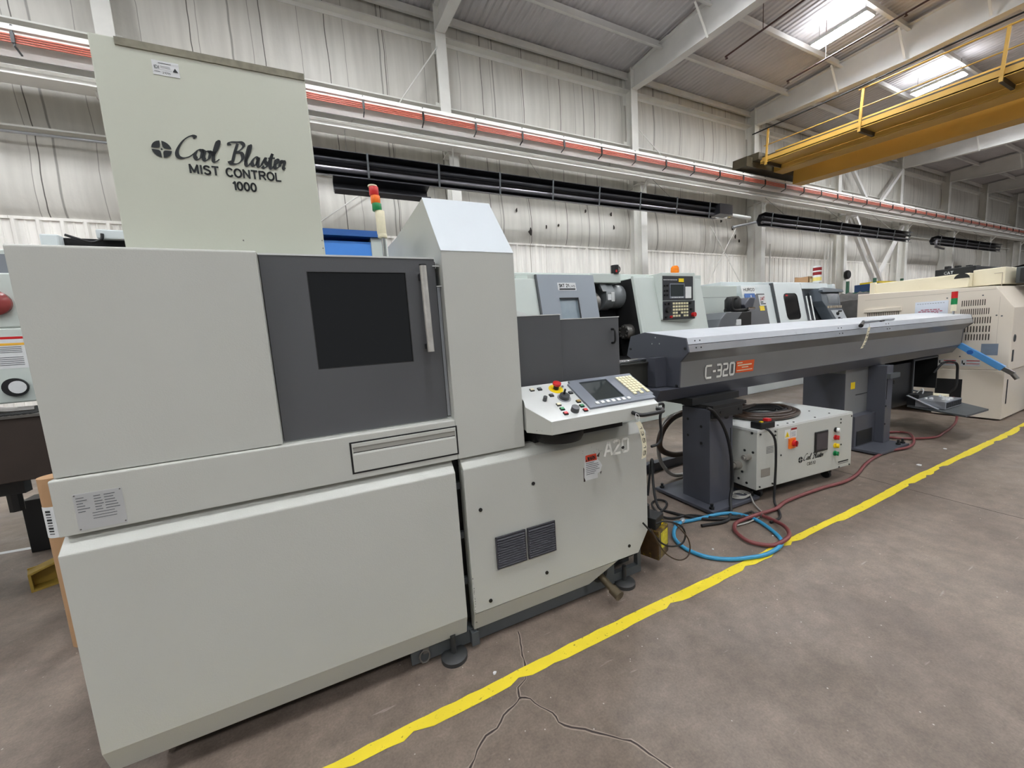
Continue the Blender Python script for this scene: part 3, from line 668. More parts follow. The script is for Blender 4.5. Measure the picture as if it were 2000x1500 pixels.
# inner frame with underside shade, base channel, feet
mb = MB(); mb.box(-1.20, 0.97, 0.07, 1.25, 0.11, 0.88).box(-1.17, -0.25, 0.10, 1.2, 0.03, 0.11); mb.build('inner_frame_and_shade', BK, A)  # lower box added as black underside shade below the left panel
mb = MB(); mb.box(-0.30, 0.62, 0.03, 0.08, 0.020, 0.086).prism([(0.60, 0.02), (0.60, 0.10), (0.74, 0.20), (0.80, 0.20), (0.80, 0.02)], 'y', 0.03, 0.06)
mb.box(0.80, 0.99, 0.03, 0.06, 0.03, 0.075).box(0.965, 0.99, 0.03, 0.06, 0.075, 0.21)
mb.box(0.66, 0.99, 0.13, 0.6, 0.04, 0.2)
mb.build('base_channel', FRM, A)
for z in (0.3, 0.52, 0.75): B('gap_bracket', FRM, A, (-0.05, -0.018, 0.04, 0.06, z, z + 0.03))
def foot(x, y):
    mb = MB(); mb.lathe([(0, 0.0), (0.058, 0.0), (0.058, 0.018), (0.045, 0.028), (0, 0.028)], (x, y, 0.0), 24).cyl((x, y, 0.02), (x, y, 0.11), 0.012, 10); mb.build('levelling_foot', mat('foot_dark', (44, 45, 45), 0.5), A)
for p in ((-0.12, 0.005), (0.86, 0.02), (-1.15, 0.3), (0.86, 1.0), (-1.1, 1.0)): foot(*p)
mb = MB(); mb.cyl((0.70, 0.10, 0.115), (0.712, -0.065, 0.072), 0.019, 14).cyl((0.712, -0.06, 0.073), (0.718, -0.11, 0.060), 0.026, 14)
mb.build('drain_pipe', mat('oily_pipe', (98, 88, 70), 0.35, metal=0.6, var=0.2, vs=20), A)
mb = MB(); mb.lathe([(0.034, 0.0), (0.05, 0.0), (0.05, 0.006), (0.034, 0.006), (0.034, 0.0)], (0.70, 0.025, 0.115), 20, 'y'); mb.build('pipe_hole', BK, A)
mb = MB(); mb.tube([(-0.245 + 0.022 * math.cos(a), 0.02, 0.05 + 0.028 * math.sin(a)) for a in [i * PI / 6 for i in range(12)]], 0.0035, 6, True).box(-0.25, -0.225, 0.02, 0.03, 0.06, 0.1)
mb.build('lifting_ring', STEEL, A)
B('foot_bracket', FRM, A, (-0.035, 0.0, -0.002, 0.03, 0.022, 0.085))
# band with the column
mb = MB()
mb.prism([(0.0, 0.897), (0.0, 1.066), (0.004, 1.070), (0.25, 1.070), (0.25, 0.897)], 'x', -1.248, -0.03)
mb.prism([(0.0, 0.897), (0.0, 1.755), (0.235, 2.034), (1.0, 2.05), (1.35, 2.08), (1.38, 1.70), (1.38, 0.897)], 'x', -0.03, 0.290)
tag(mb.build('front_frame', LG, A, 0.003), 'horizontal band and tall column with sloping hood')
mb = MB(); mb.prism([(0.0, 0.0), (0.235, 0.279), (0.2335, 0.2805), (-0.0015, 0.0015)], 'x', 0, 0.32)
tag(mb.xf(lambda x, y, z: (x - 0.03, y, z + 1.755)).build('hood_slope_lit', HB, A), 'sloping hood front coloured lighter as if lit from above')  # thin skin over the hood with the overhead brightness in its colour
# housing behind, side wall, top
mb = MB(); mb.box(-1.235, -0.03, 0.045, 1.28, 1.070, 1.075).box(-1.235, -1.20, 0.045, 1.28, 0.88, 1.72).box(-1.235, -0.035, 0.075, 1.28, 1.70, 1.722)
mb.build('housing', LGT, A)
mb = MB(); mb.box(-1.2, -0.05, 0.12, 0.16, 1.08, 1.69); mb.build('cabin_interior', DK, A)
mb = MB(); mb.prism([(0.012, 1.072), (0.012, 1.733), (0.016, 1.738), (0.075, 1.738), (0.075, 1.072)], 'x', -1.240, -0.658); tag(mb.build('fixed_panel', LG, A, 0.003), 'plain light grey upper panel')
# sliding door with window and handle
mb = MB(); mb.box(-0.655, -0.516, 0.040, 0.066, 1.075, 1.730).box(-0.168, -0.050, 0.040, 0.066, 1.075, 1.730).box(-0.516, -0.168, 0.040, 0.066, 1.075, 1.324).box(-0.516, -0.168, 0.040, 0.066, 1.676, 1.730)
dr = mb.build('sliding_door', DG, A); tag(dr, 'charcoal sliding door')
B('window', GLASS, dr, (-0.518, -0.166, 0.046, 0.056, 1.322, 1.678))
B('window_seal', BKR, dr, (-0.516, -0.168, 0.040, 0.047, 1.674, 1.676), (-0.516, -0.513, 0.040, 0.047, 1.324, 1.676), (-0.171, -0.168, 0.040, 0.047, 1.324, 1.676), (-0.516, -0.168, 0.040, 0.047, 1.324, 1.327))
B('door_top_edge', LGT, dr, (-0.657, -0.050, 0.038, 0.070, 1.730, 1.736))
mb = MB(); mb.cyl((-0.105, -0.005, 1.36), (-0.108, -0.005, 1.695), 0.0135, 18); hd = tag(mb.build('handle', mat('scuffed_handle', (200, 198, 192), 0.3, metal=0.55, var=0.12, vs=30), dr), 'scuffed silver bar handle')
B('handle_mount', BK, hd, (-0.118, -0.095, -0.002, 0.040, 1.372, 1.392)); B('handle_mount', BK, hd, (-0.12, -0.097, -0.002, 0.040, 1.645, 1.668)); MB().cyl((-0.108, -0.005, 1.695), (-0.108, -0.005, 1.70), 0.0145, 14).build('end_cap', BK, hd)
B('door_rail', AL, A, (-0.048, -0.032, 0.05, 0.07, 1.08, 1.62)); B('door_rail_slot', BK, A, (-0.050, -0.046, 0.045, 0.068, 1.08, 1.72))
B('latch_plate', WH, A, (-0.060, -0.030, 0.030, 0.038, 1.700, 1.703), (-0.050, -0.030, 0.030, 0.038, 1.620, 1.623))
# drawer in the band
d_ = B('drawer_opening', BK, A, (-0.444, -0.024, -0.0012, 0.0, 0.919, 1.043))
mb = MB()
mb.prism([(-0.004, 0.926), (-0.004, 0.992), (0.0, 1.003), (0.0, 0.926)], 'x', -0.437, -0.031)
mb.box(-0.437, -0.031, -0.004, 0.0, 1.022, 1.037).box(-0.437, -0.433, -0.004, 0, 0.992, 1.03).box(-0.035, -0.031, -0.004, 0, 0.992, 1.03)
tag(mb.build('drawer', LG, A, 0.001), 'shallow drawer with a finger pull')
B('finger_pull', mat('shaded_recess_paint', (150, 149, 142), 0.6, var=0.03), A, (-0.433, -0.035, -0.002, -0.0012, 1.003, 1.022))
# name plate
npm = FRONT(-1.203, 0, 0.907)
mb = plate(npm, 0.110, 0.112); np_ = mb.build('name_plate', mat('plate_grey', (188, 190, 190), 0.4, metal=0.3, var=0.03), A)
rr = random.Random(3); R_ = []
for i in range(9):
    y = 0.098 - i * 0.0085
    if i < 6: R_ += [(0.006, 0.006 + rr.uniform(.014, .03), y, y + 0.0022), (0.045, 0.045 + rr.uniform(.01, .02), y, y + 0.0022), (0.068, 0.068 + rr.uniform(.02, .034), y, y + 0.0022)]
    else: R_ += [(0.036, 0.036 + rr.uniform(.04, .06), y, y + 0.0018)]
bars('small_print', np_, GINK, npm, R_)
mb = MB()
for a, b in ((.004, .108), (.106, .108), (.004, .004), (.106, .006)): mb.cyl(npm(a, b, 0), npm(a, b, .0025), 0.002, 8)
mb.build('rivet', STEEL, np_)
# vents: two framed louvres
for x0 in (0.103, 0.262):
    v = B('vent', BK, A, (x0, x0 + 0.145, -0.026, -0.02, 0.370, 0.514))
    mb = MB()
    for k in range(12):
        z = 0.374 + k * 0.0115; mb.prism([(-0.026, z), (-0.036, z + 0.001), (-0.027, z + 0.007)], 'x', x0 + 0.004, x0 + 0.141)
    mb.box(x0 - .002, x0 + .147, -0.032, -0.026, 0.366, 0.371).box(x0 - .002, x0 + .147, -0.032, -0.026, 0.512, 0.517).box(x0 - .002, x0 + .003, -0.032, -0.026, 0.366, 0.517).box(x0 + .142, x0 + .147, -0.032, -0.026, 0.366, 0.517)
    mb.build('louvre', mat('vent_dark_plastic', (64, 64, 70), 0.5, var=0.05), v)
# warning sticker, torn
wpm = FRONT(0.594, -0.0202, 0.668)
MB().add([wpm(x, y, 0.0006) for x, y in ((0, 0.018), (0.008, 0), (0.082, 0.0), (0.082, 0.022), (0.098, 0.03), (0.112, 0.06), (0.096, 0.085), (0.078, 0.10), (0.076, 0.122), (0.01, 0.13), (0.002, 0.06))], [tuple(range(11))]).build('warning_sticker', PAPER, rp)
poly('sticker_red_band', rp, mat('sticker_red', (206, 66, 36), 0.5, var=0.03), wpm, [[(0.010, 0.094), (0.080, 0.094), (0.076, 0.128), (0.012, 0.128)]])
text('sticker_lettering', 'WARN', rp, INK, lambda x, y, h: wpm(x + 0.022, y + 0.098, h + 0.0008), 0.048, 0.022, bold=0.02)
poly('sticker_triangle', rp, INK, lambda x, y, h: wpm(x, y, h + 0.0006), [[(0.011, 0.097), (0.021, 0.097), (0.016, 0.110)]])
bars('sticker_print', rp, GINK, wpm, [(0.012, 0.012 + w_, 0.085 - i * 0.0095, 0.088 - i * 0.0095) for i, w_ in enumerate((.05, .075, .08, .07, .082, .06, .05))])
for q in ([(-0.004, -0.004), (0.006, -0.004), (0.004, 0.06), (-0.003, 0.07)], [(0.078, 0.112), (0.10, 0.130), (0.094, 0.105)], [(0.10, 0.012), (0.108, 0.03), (0.098, 0.026)]): poly('torn_patch', rp, BROWN, wpm, [q], 0.0003)
SP = []; rr = random.Random(9)
for k in range(26):
    x, y, s = rr.uniform(-0.02, 0.12), rr.uniform(0.13, 0.165), rr.uniform(.0008, .003); SP.append([(x, y), (x + s, y + s * .4), (x + s * .5, y + s * 2)])
for k in range(40):
    x, y, s = -0.612 + rr.uniform(0, 0.006), rr.uniform(-0.57, -0.30), rr.uniform(.001, .004); SP.append([(x, y), (x + s, y + s * .4), (x + s * .3, y + s * 2)])
poly('paint_chips', rp, BROWN, wpm, SP, 0.0005)
# A20 lettering
apm = FRONT(0.722, -0.0205, 0.772)
mono('lettering', rp, SILV, apm, [[(0, 0), (0.022, 0.064), (0.030, 0.064), (0.046, 0)], [(0.010, 0.022), (0.036, 0.022)],
     [(0.060, 0.060), (0.066, 0.066), (0.090, 0.066), (0.096, 0.060), (0.096, 0.048), (0.060, 0.008), (0.060, 0.0), (0.098, 0.0)],
     [(0.116, 0.006), (0.122, 0), (0.146, 0), (0.152, 0.006), (0.152, 0.060), (0.146, 0.066), (0.122, 0.066), (0.116, 0.060), (0.116, 0.006)]], 0.0125, 0.002)
# charcoal compartment on the right
mb = MB(); mb.box(0.291, 0.600, 0.14, 1.1, 0.90, 1.492); tag(mb.build('left_side_cover', DG, A, 0.003), 'taller charcoal cover')
mb = MB(); mb.box(0.603, 0.985, 0.152, 1.0, 0.90, 1.468); tag(mb.build('right_side_door', DG, A, 0.003), 'charcoal access door')
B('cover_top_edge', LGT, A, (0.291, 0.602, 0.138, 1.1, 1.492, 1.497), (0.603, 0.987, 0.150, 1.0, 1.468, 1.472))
mb = MB(); mb.tube(cr_spline([(0.935, 0.152, 1.405), (0.935, 0.128, 1.400), (0.935, 0.124, 1.37), (0.935, 0.128, 1.335), (0.935, 0.152, 1.33)], 4), 0.006, 8).build('small_handle', BK, A)
mb = MB(); mb.box(0.30, 0.50, 0.55, 1.05, 1.497, 1.62).prism([(0.50, 1.497), (0.50, 1.62), (0.56, 1.55), (0.62, 1.53), (0.62, 1.497)], 'y', 0.55, 1.05); tag(mb.build('rear_cover', LGT, A), 'white cover behind the charcoal box')
# signal tower
st = MB(); st.cyl((-0.12, 0.9, 1.70), (-0.118, 0.9, 2.03), 0.011, 12); tw = tag(st.build('signal_tower', CHR, A), 'signal light tower')
tb = (-0.118, 0.9)
for nm, z0, z1, m_ in (('tower_body', 2.045, 2.175, TAGP), ('green_lens', 2.175, 2.215, GRN), ('orange_lens', 2.215, 2.258, ORG), ('red_lens', 2.258, 2.306, RED), ('cap', 2.306, 2.314, TAGP), ('collar', 2.025, 2.045, TAGP)):
    MB().lathe([(0, z0), (0.0255, z0), (0.0265, z0 + .002), (0.0265, z1 - .002), (0.0255, z1), (0, z1)], (tb[0] - (z0 - 2.0) * 0.10, tb[1], 0), 20).build(nm, m_, tw)
# ---- operator console (local slope coordinates)
S_ = Vector((0, 0.25, 0.127)).normalized(); N_ = Vector((0, -0.127, 0.25)).normalized(); O_ = Vector((0, -0.15, 1.027))
CPM = lambda x, y, h: O_ + Vector((x, 0, 0)) + S_ * y + N_ * h
mb = MB(); P_ = [(0.349, 0.0), (0.960, 0.0), (0.988, 0.275), (0.988, 0.283), (0.298, 0.283), (0.298, 0.170), (0.284, 0.125)]
top = [CPM(x, y, 0) for x, y in P_]; botm = [Vector((p.x, p.y, 0.968)) for p in top]; n = len(P_)
mb.add(top + botm, [tuple(range(n)), tuple(range(n, 2 * n))[::-1]] + [(i, (i + 1) % n, n + (i + 1) % n, n + i) for i in range(n)])
con = tag(mb.build('console', LG, A, 0.002), 'sloping operator console with screen and keypad')
B('swivel_arm_shaded', DK, con, (0.34, 0.86, 0.0, 0.14, 0.902, 0.967))  # arm blackened so it reads as the shaded void under the console
MB().lathe([(0, 0), (0.11, 0), (0.12, 0.02), (0.12, 0.045), (0, 0.05)], (0.47, 0.0, 0.905), 28).build('swivel_disc', BKR, con)
MB().add([CPM(a, b, 0.0008) for a, b in P_], [tuple(range(7))]).build('console_top_lit', LGT, con)  # top skin lighter than the body, overhead light put into its colour
def cbox(name, m_, x0, x1, y0, y1, h0, h1, par=con):
    mb = MB(); V = [CPM(x, y, h) for h in (h0, h1) for x, y in ((x0, y0), (x1, y0), (x1, y1), (x0, y1))]
    mb.add(V, [(0, 3, 2, 1), (4, 5, 6, 7), (0, 1, 5, 4), (1, 2, 6, 5), (2, 3, 7, 6), (3, 0, 4, 7)]); return mb.build(name, m_, par)
def ccyl(name, m_, x, y, h0, h1, r, r2=None, par=con, n=20): return MB().cyl(CPM(x, y, h0), CPM(x, y, h1), r, n, r2).build(name, m_, par)
mb = MB()
for q in ((0.574, 0.972, 0.038, 0.084), (0.574, 0.640, 0.084, 0.246), (0.812, 0.985, 0.084, 0.246), (0.592, 0.990, 0.246, 0.270)):
    V = [CPM(x, y, h) for h in (0.0, 0.011) for x, y in ((q[0], q[2]), (q[1], q[2]), (q[1] + .003, q[3]), (q[0] + .003, q[3]))]
    mb.add(V, [(0, 3, 2, 1), (4, 5, 6, 7), (0, 1, 5, 4), (1, 2, 6, 5), (2, 3, 7, 6), (3, 0, 4, 7)])
mb.build('screen_bezel', BZ, con)
cbox('screen', SCR, 0.636, 0.818, 0.084, 0.246, 0.0, 0.006)
for k in range(7): cbox('soft_key', WH, 0.622 + k * 0.0315, 0.639 + k * 0.0315, 0.055, 0.072, 0.010, 0.0145)
kb = cbox('keypad_frame', BZ, 0.865, 0.985, 0.068, 0.245, 0.010, 0.0118)
for r_ in range(8):
    cols = range(5) if r_ < 6 else ((0, 1, 2, 4) if r_ == 6 else (0, 2, 4))
    for c_ in cols:
        x = 0.872 + c_ * 0.0215; y = 0.226 - r_ * 0.0205
        if (r_, c_) == (7, 4): y += 0.004
        cbox('key', CREAMK, x, x + 0.0175, y, y + 0.0165, 0.0118, 0.0165)
ccyl('estop_plate', YEL, 0.501, 0.229, 0, 0.003, 0.036, None, con, 32)
ccyl('estop_base', BK, 0.501, 0.229, 0.003, 0.026, 0.0135)
MB().lathe([(0, 0.0), (0.020, 0.0), (0.0215, 0.004), (0.0205, 0.011), (0.012, 0.0145), (0, 0.015)], (0, 0, 0), 24).xf(lambda x, y, z: CPM(0.501 + x, 0.229 + y, 0.026 + z)).build('estop_button', RED, con)
ccyl('dial_plate', mat('dial_plate_grey', (150, 152, 156), 0.4, metal=0.3, var=0.03), 0.502, 0.150, 0, 0.003, 0.033, None, con, 32)
ccyl('override_dial', mat('dial_dark', (66, 68, 70), 0.4, var=0.05), 0.502, 0.150, 0.003, 0.020, 0.0255, 0.0235, con, 28)
ccyl('dial_grip', BK, 0.502, 0.158, 0.020, 0.046, 0.0055, 0.0045)
for x, y, r, h in ((0.397, 0.152, 0.0095, 0.024), (0.496, 0.046, 0.0185, 0.024)): ccyl('selector_knob', mat('dial_dark', (66, 68, 70)), x, y, 0, h, r * 1.05, r)
for x, y, m_ in ((0.377, 0.244, TAGP), (0.418, 0.243, GINK), (0.449, 0.181, GINK), (0.557, 0.181, GINK), (0.445, 0.105, TAGP), (0.444, 0.071, GRN), (0.442, 0.037, RED), (0.554, 0.106, mat('amber_plastic', (160, 130, 60))), (0.550, 0.071, GRN), (0.548, 0.037, RED)):
    b_ = cbox('button', BK, x - 0.0105, x + 0.0105, y - 0.009, y + 0.009, 0, 0.006)
    cbox('button_cap', m_, x - 0.0085, x + 0.0085, y - 0.007, y + 0.007, 0.006, 0.0095, b_)
ccyl('key_lock', CHR, 0.545, 0.240, 0, 0.006, 0.006)
mb = MB(); mb.tube(cr_spline([(0.795, -0.150, 1.005), (0.797, -0.185, 1.000), (0.815, -0.200, 0.998), (0.87, -0.203, 0.998), (0.93, -0.200, 0.999), (0.948, -0.185, 1.000), (0.95, -0.150, 1.002)], 6), 0.0095, 12)
mb.build('grab_handle', BK, con); MB().cyl((0.945, -0.150, 1.012), (0.948, -0.190, 1.010), 0.0045, 10).build('handle_bracket', CHR, con)
poly('console_scuffs', con, BK, lambda x, y, h: Vector((0.30 + x * 0.85, -0.10 - x * 0.9, 0.985 + y)) + Vector((-0.7, -0.7, 0)) * 0.0005, [[(0.0, 0.0), (0.003, 0.002), (0.002, 0.005)], [(0.012, 0.004), (0.014, 0.004), (0.013, 0.006)], [(0.02, 0.001), (0.022, 0.001), (0.021, 0.004)]])

# paper tag hanging from the console handle
def hang_tag(name, lab, o, rz, pts, w, s):
    t = thing(name, lab, 'tag', o, rz); mb = MB(); n = len(pts)
    V = [(x - w / 2, y, z) for x, y, z in pts] + [(x + w / 2, y, z + 0.004) for x, y, z in pts]
    V += [(a, b - 0.0008, c) for a, b, c in V]
    fs = [(i, i + 1, n + i + 1, n + i) for i in range(n - 1)]; fs += [tuple(q + 2 * n for q in f_)[::-1] for f_ in fs]
    mb.add(V, fs); tg = mb.build('card', TAGP, t)
    # digits run down the strip
    import bisect
    acc = [0]
    for p, q in zip(pts, pts[1:]): acc.append(acc[-1] + (Vector(q) - Vector(p)).length)
    L_ = acc[-1]
    def pm(x, y, h):
        d = max(0, min(L_ * 0.999, x)); i = max(0, bisect.bisect_right(acc, d) - 1); f_ = (d - acc[i]) / (acc[i + 1] - acc[i])
        p = Vector(pts[i]).lerp(Vector(pts[i + 1]), f_); return p + Vector((y - w / 2, -h - 0.0012, 0))
    text('number', s, t, INK, lambda x, y, h: pm(x + L_ * 0.12, y + w * 0.18, h), L_ * 0.8, w * 0.62, bold=0.012, sp=1.2)
    mb = MB(); mb.tube(cr_spline([(pts[0][0], pts[0][1], pts[0][2] - .004), (pts[0][0] - .012, pts[0][1] - .004, pts[0][2] + .022), (pts[0][0] - 0.004, pts[0][1] + .006, pts[0][2] + .042), (pts[0][0] + .014, pts[0][1] + .004, pts[0][2] + .024)], 5, True), 0.0009, 5, True); mb.build('string', WH, t)
    return t
cs, sn = math.cos(rad(-1.3)), math.sin(rad(-1.3))
def AW(u, v, z): return (0.498 + u * cs - v * sn, 1.531 + u * sn + v * cs, z)
hang_tag('paper_tag', 'cream paper tag numbered 13515 hanging from the black console handle', AW(0.768, -0.212, 0.0), rad(-1.3),
         [(0.0, 0, 0.972), (0.012, 0.0, 0.955), (0.024, 0.0, 0.92), (0.033, 0.0, 0.885), (0.037, 0.0, 0.85), (0.034, 0, 0.815), (0.030, 0, 0.795)], 0.026, '13515')

# ================================================================ MIST COLLECTOR
mc = place('mist_collector', 'tall cream-grey mist collector box with black script lettering standing on top of the front machine', 'mist collector', (0.498, 1.531), -1.3)
MB().box(-1.016, -0.446, 0.10, 0.75, 1.725, 2.372).build('cabinet', MC, mc, 0.004)
MB().box(-0.955, -0.447, 0.0965, 0.1005, 2.350, 2.372).build('top_seal', mat('mouldy_seal_strip', (136, 132, 116), 0.85, var=0.22, vs=30), mc)
mpm = FRONT(-0.906, 0.0995, 1.95)
pen('script_lettering', mc, INK, lambda x, y, h: mpm(x + 0.052 + y * 0.12, y + 0.078, h), COOL, (0.0125, 0.0034), 0.308, 0.086)
fan_logo(mc, INK, lambda x, y, h: mpm(x + 0.022, y + 0.112, h), 0.0255)
text('lettering', 'MIST CONTROL', mc, INK, lambda x, y, h: mpm(x + 0.085, y + 0.046, h), 0.262, 0.031, bold=0.03)
text('lettering', '1000', mc, INK, lambda x, y, h: mpm(x + 0.196, y + 0.004, h), 0.072, 0.031, bold=0.03)
lpm = FRONT(-0.874, 0.0995, 2.285)
lb = plate(lpm, 0.067, 0.042).build('serial_label', PAPER, mc)
text('label_lettering', 'IDI', lb, GINK, lambda x, y, h: lpm(x + .004, y + .018, h), 0.013, 0.010)
poly('label_triangle', lb, INK, lpm, [[(0.050, 0.014), (0.064, 0.014), (0.057, 0.026)]])
bars('small_print', lb, GINK, lpm, [(.016, .048, .034, .036), (.02, .045, .026, .027), (.02, .045, .022, .023), (.004, .048, .016, .0165), (.004, .018, .009, .0105)])
text('label_lettering', '21096', lb, GINK, lambda x, y, h: lpm(x + .024, y + .005, h), 0.020, 0.006)
for x, z in ((-0.452, 1.80), (-0.452, 1.772), (-0.452, 1.745), (-0.70, 1.79)): MB().cyl((x, 0.0985, z), (x, 0.101, z), 0.0022, 8).build('screw', STEEL, mc)
tag(MB().tube(cr_spline([AW(-1.02, 1.3, 1.72), AW(-1.03, 1.3, 1.80), AW(-1.0, 1.3, 1.86), AW(-0.96, 1.3, 1.85)], 5), 0.05, 12).build('flexible_duct', FRM), 'dark grey duct bend behind the left side of the mist collector', 'duct')

# ================================================================ BAR FEEDER
FP, FYW = (2.336, 1.974), -1.8
F = place('bar_feeder', 'long dark grey bar feeder with an orange sticker and pale aluminium lid on pedestals', 'bar feeder', FP, FYW)
FL = 4.80
out = [(-0.062, 1.309), (-0.086, 1.207), (-0.013, 1.136), (0.0, 0.948), (0.40, 0.948), (0.44, 1.12), (0.549, 1.175), (0.499, 1.334), (0.339, 1.363)]
mb = MB(); mb.prism([(-0.078, 1.207), (-0.010, 1.134), (0.002, 0.945), (0.40, 0.945), (0.44, 1.12), (0.54, 1.175), (0.50, 1.25)], 'x', 0.0, FL - 0.02); tag(mb.build('body', FG, F, 0.002), 'satin grey trough body')
mb = MB(); mb.prism(out, 'x', -0.014, 0.0); ep = mb.build('left_end_plate', FD, F, 0.002)
MB().prism(out, 'x', FL - 0.02, FL).build('right_end_plate', FD, F, 0.002)
mb = MB(); mb.prism([(-0.062, 1.309), (-0.074, 1.262), (-0.066, 1.262), (-0.05, 1.300), (0.335, 1.352), (0.49, 1.326), (0.499, 1.334), (0.339, 1.363)], 'x', 0.0, FL - 0.02); tag(mb.build('lid', ALW, F, 0.001), 'pale aluminium folding lid')
mb = MB(); mb.prism([(-0.074, 1.258), (-0.086, 1.208), (-0.075, 1.205), (-0.06, 1.256)], 'x', 0.0, FL - 0.02); tag(mb.build('edge_profile', AL, F), 'aluminium edge strip below the lid')
B('lid_gap', BK, F, (0.0, FL - .02, -0.07, -0.05, 1.256, 1.264))
mb = MB()
for x in (0.07, 0.12, 1.9, 1.95, 2.75, 2.8):
    for z, y in ((1.285, -0.0705), (1.235, -0.0825)): mb.cyl((x, y, z), (x, y + .006, z), 0.005, 8)
mb.build('lid_screw', BK, F)
mb = MB(); mb.prism([(-0.006, 0.945), (0.05, 0.852), (0.40, 0.852), (0.44, 0.945)], 'x', -0.20, FL - 0.08); tag(mb.build('lower_skirt', FD, F, 0.002), 'darker sloping skirt under the trough')
for y, z in ((0.22, 1.32), (0.18, 1.272), (0.255, 1.272)): MB().cyl((-0.017, y, z), (-0.013, y, z), 0.006, 8).build('plate_screw', CHR, F)
for y, z in ((0.50, 1.23), (-0.06, 1.235), (0.02, 0.96)): MB().cyl((-0.02, y, z), (-0.013, y, z), 0.010, 10).build('bolt_head', BK, F)
# snout towards the lathe
mb = MB(); mb.box(-0.62, -0.014, 0.20, 0.42, 0.96, 1.13).box(-0.62, -0.014, 0.19, 0.43, 1.13, 1.14); mb.build('telescopic_snout', mat('snout_dark_grey', (58, 58, 54), 0.35, metal=0.4, var=0.15, vs=4), F)
MB().cyl((-0.55, 0.25, 1.155), (-0.10, 0.25, 1.155), 0.018, 12).build('guide_rod', CHR, F)
B('snout_bracket', FD, F, (-0.12, -0.014, 0.12, 0.20, 0.95, 1.17))
# pedestals
def pedestal(x0, x1, yf, yb, z1, par, foot_x0, foot_x1, fy0, fy1):
    mb = MB(); mb.box(x0, x1, yf, yb, 0.035, z1); p = mb.build('pedestal', FD, par, 0.004)
    MB().box(foot_x0, foot_x1, fy0, fy1, 0.012, 0.036).build('base_plate', FD, p, 0.003)
    for x in (foot_x0 + 0.04, foot_x1 - 0.04):
        for y in (fy0 + 0.04, fy1 - 0.04):
            MB().cyl((x, y, 0.0), (x, y, 0.075), 0.011, 8).cyl((x, y, 0.036), (x, y, 0.052), 0.019, 6).build('levelling_bolt', BK, p)
    return p
p1 = pedestal(0.178, 0.432, -0.105, 0.145, 0.77, F, 0.09, 0.62, -0.20, 0.36)
mb = MB(); mb.box(0.18, 0.55, -0.13, 0.15, 0.775, 0.80).box(0.17, 0.50, -0.135, -0.12, 0.705, 0.775).box(0.10, 0.62, -0.02, 0.30, 0.80, 0.852); mb.build('head_plate_shaded', BK, p1)  # blackened so the gap under the trough reads as shade
for x, z in ((0.26, 0.745), (0.46, 0.745)): MB().cyl((x, -0.14, z), (x, -0.13, z), 0.011, 10).build('bolt_head', BK, p1)
MB().cyl((0.36, -0.108, 0.70), (0.36, -0.10, 0.70), 0.024, 16).build('round_hole', BK, p1)
for y, z in ((-0.03, 0.63), (0.09, 0.67), (-0.03, 0.50), (0.09, 0.54)): MB().cyl((0.1765, y, z), (0.18, y, z), 0.011, 10).build('side_bolt', BK, p1)
B('slot', BK, p1, (0.402, 0.409, -0.107, -0.10, 0.12, 0.60))
mb = MB(); mb.box(2.86, 2.99, -0.055, 0.20, 0.035, 0.852); p2 = mb.build('pedestal', FD, F, 0.004)
MB().box(2.45, 3.03, -0.20, 0.30, 0.012, 0.036).build('base_plate', FD, p2, 0.003)
B('base_box', FD, p2, (2.46, 2.86, 0.02, 0.30, 0.036, 0.36)); B('base_opening', BK, p2, (2.50, 2.80, 0.016, 0.02, 0.05, 0.20))
mb = MB(); mb.box(2.86, 3.06, -0.085, -0.055, 0.72, 0.77).build('head_bracket', FRM, p2)
B('slot', BK, p2, (2.868, 2.878, -0.058, -0.05, 0.5, 0.75), (2.93, 2.95, -0.09, -0.08, 0.66, 0.70))
for x, y in ((2.99, -0.16), (2.90, -0.16), (2.99, .26)): MB().cyl((x, y, 0.036), (x, y, 0.085), 0.011, 8).cyl((x, y, 0.036), (x, y, 0.052), 0.02, 6).build('levelling_bolt', BK, p2)
for z in (0.43, 0.24): MB().cyl((2.87, -0.06, z), (2.87, -0.05, z), 0.010, 8).build('side_bolt', BK, p2)
mb = MB(); mb.box(2.43, 3.20, 0.10, 0.49, 0.30, 0.852); cab = tag(mb.build('cabinet', FG, F, 0.004), 'grey equipment cabinet under the trough')
B('cabinet_side', FD, cab, (2.426, 2.43, 0.10, 0.49, 0.30, 0.80))
B('yellow_sticker', YEL, cab, (2.53, 2.61, 0.0985, 0.10, 0.63, 0.70)); B('panel_slot', BK, cab, (2.63, 2.95, 0.0985, 0.10, 0.555, 0.563), (3.05, 3.17, 0.0985, 0.10, 0.563, 0.571))
B('latch', STEEL, cab, (2.87, 3.03, 0.085, 0.10, 0.560, 0.576))
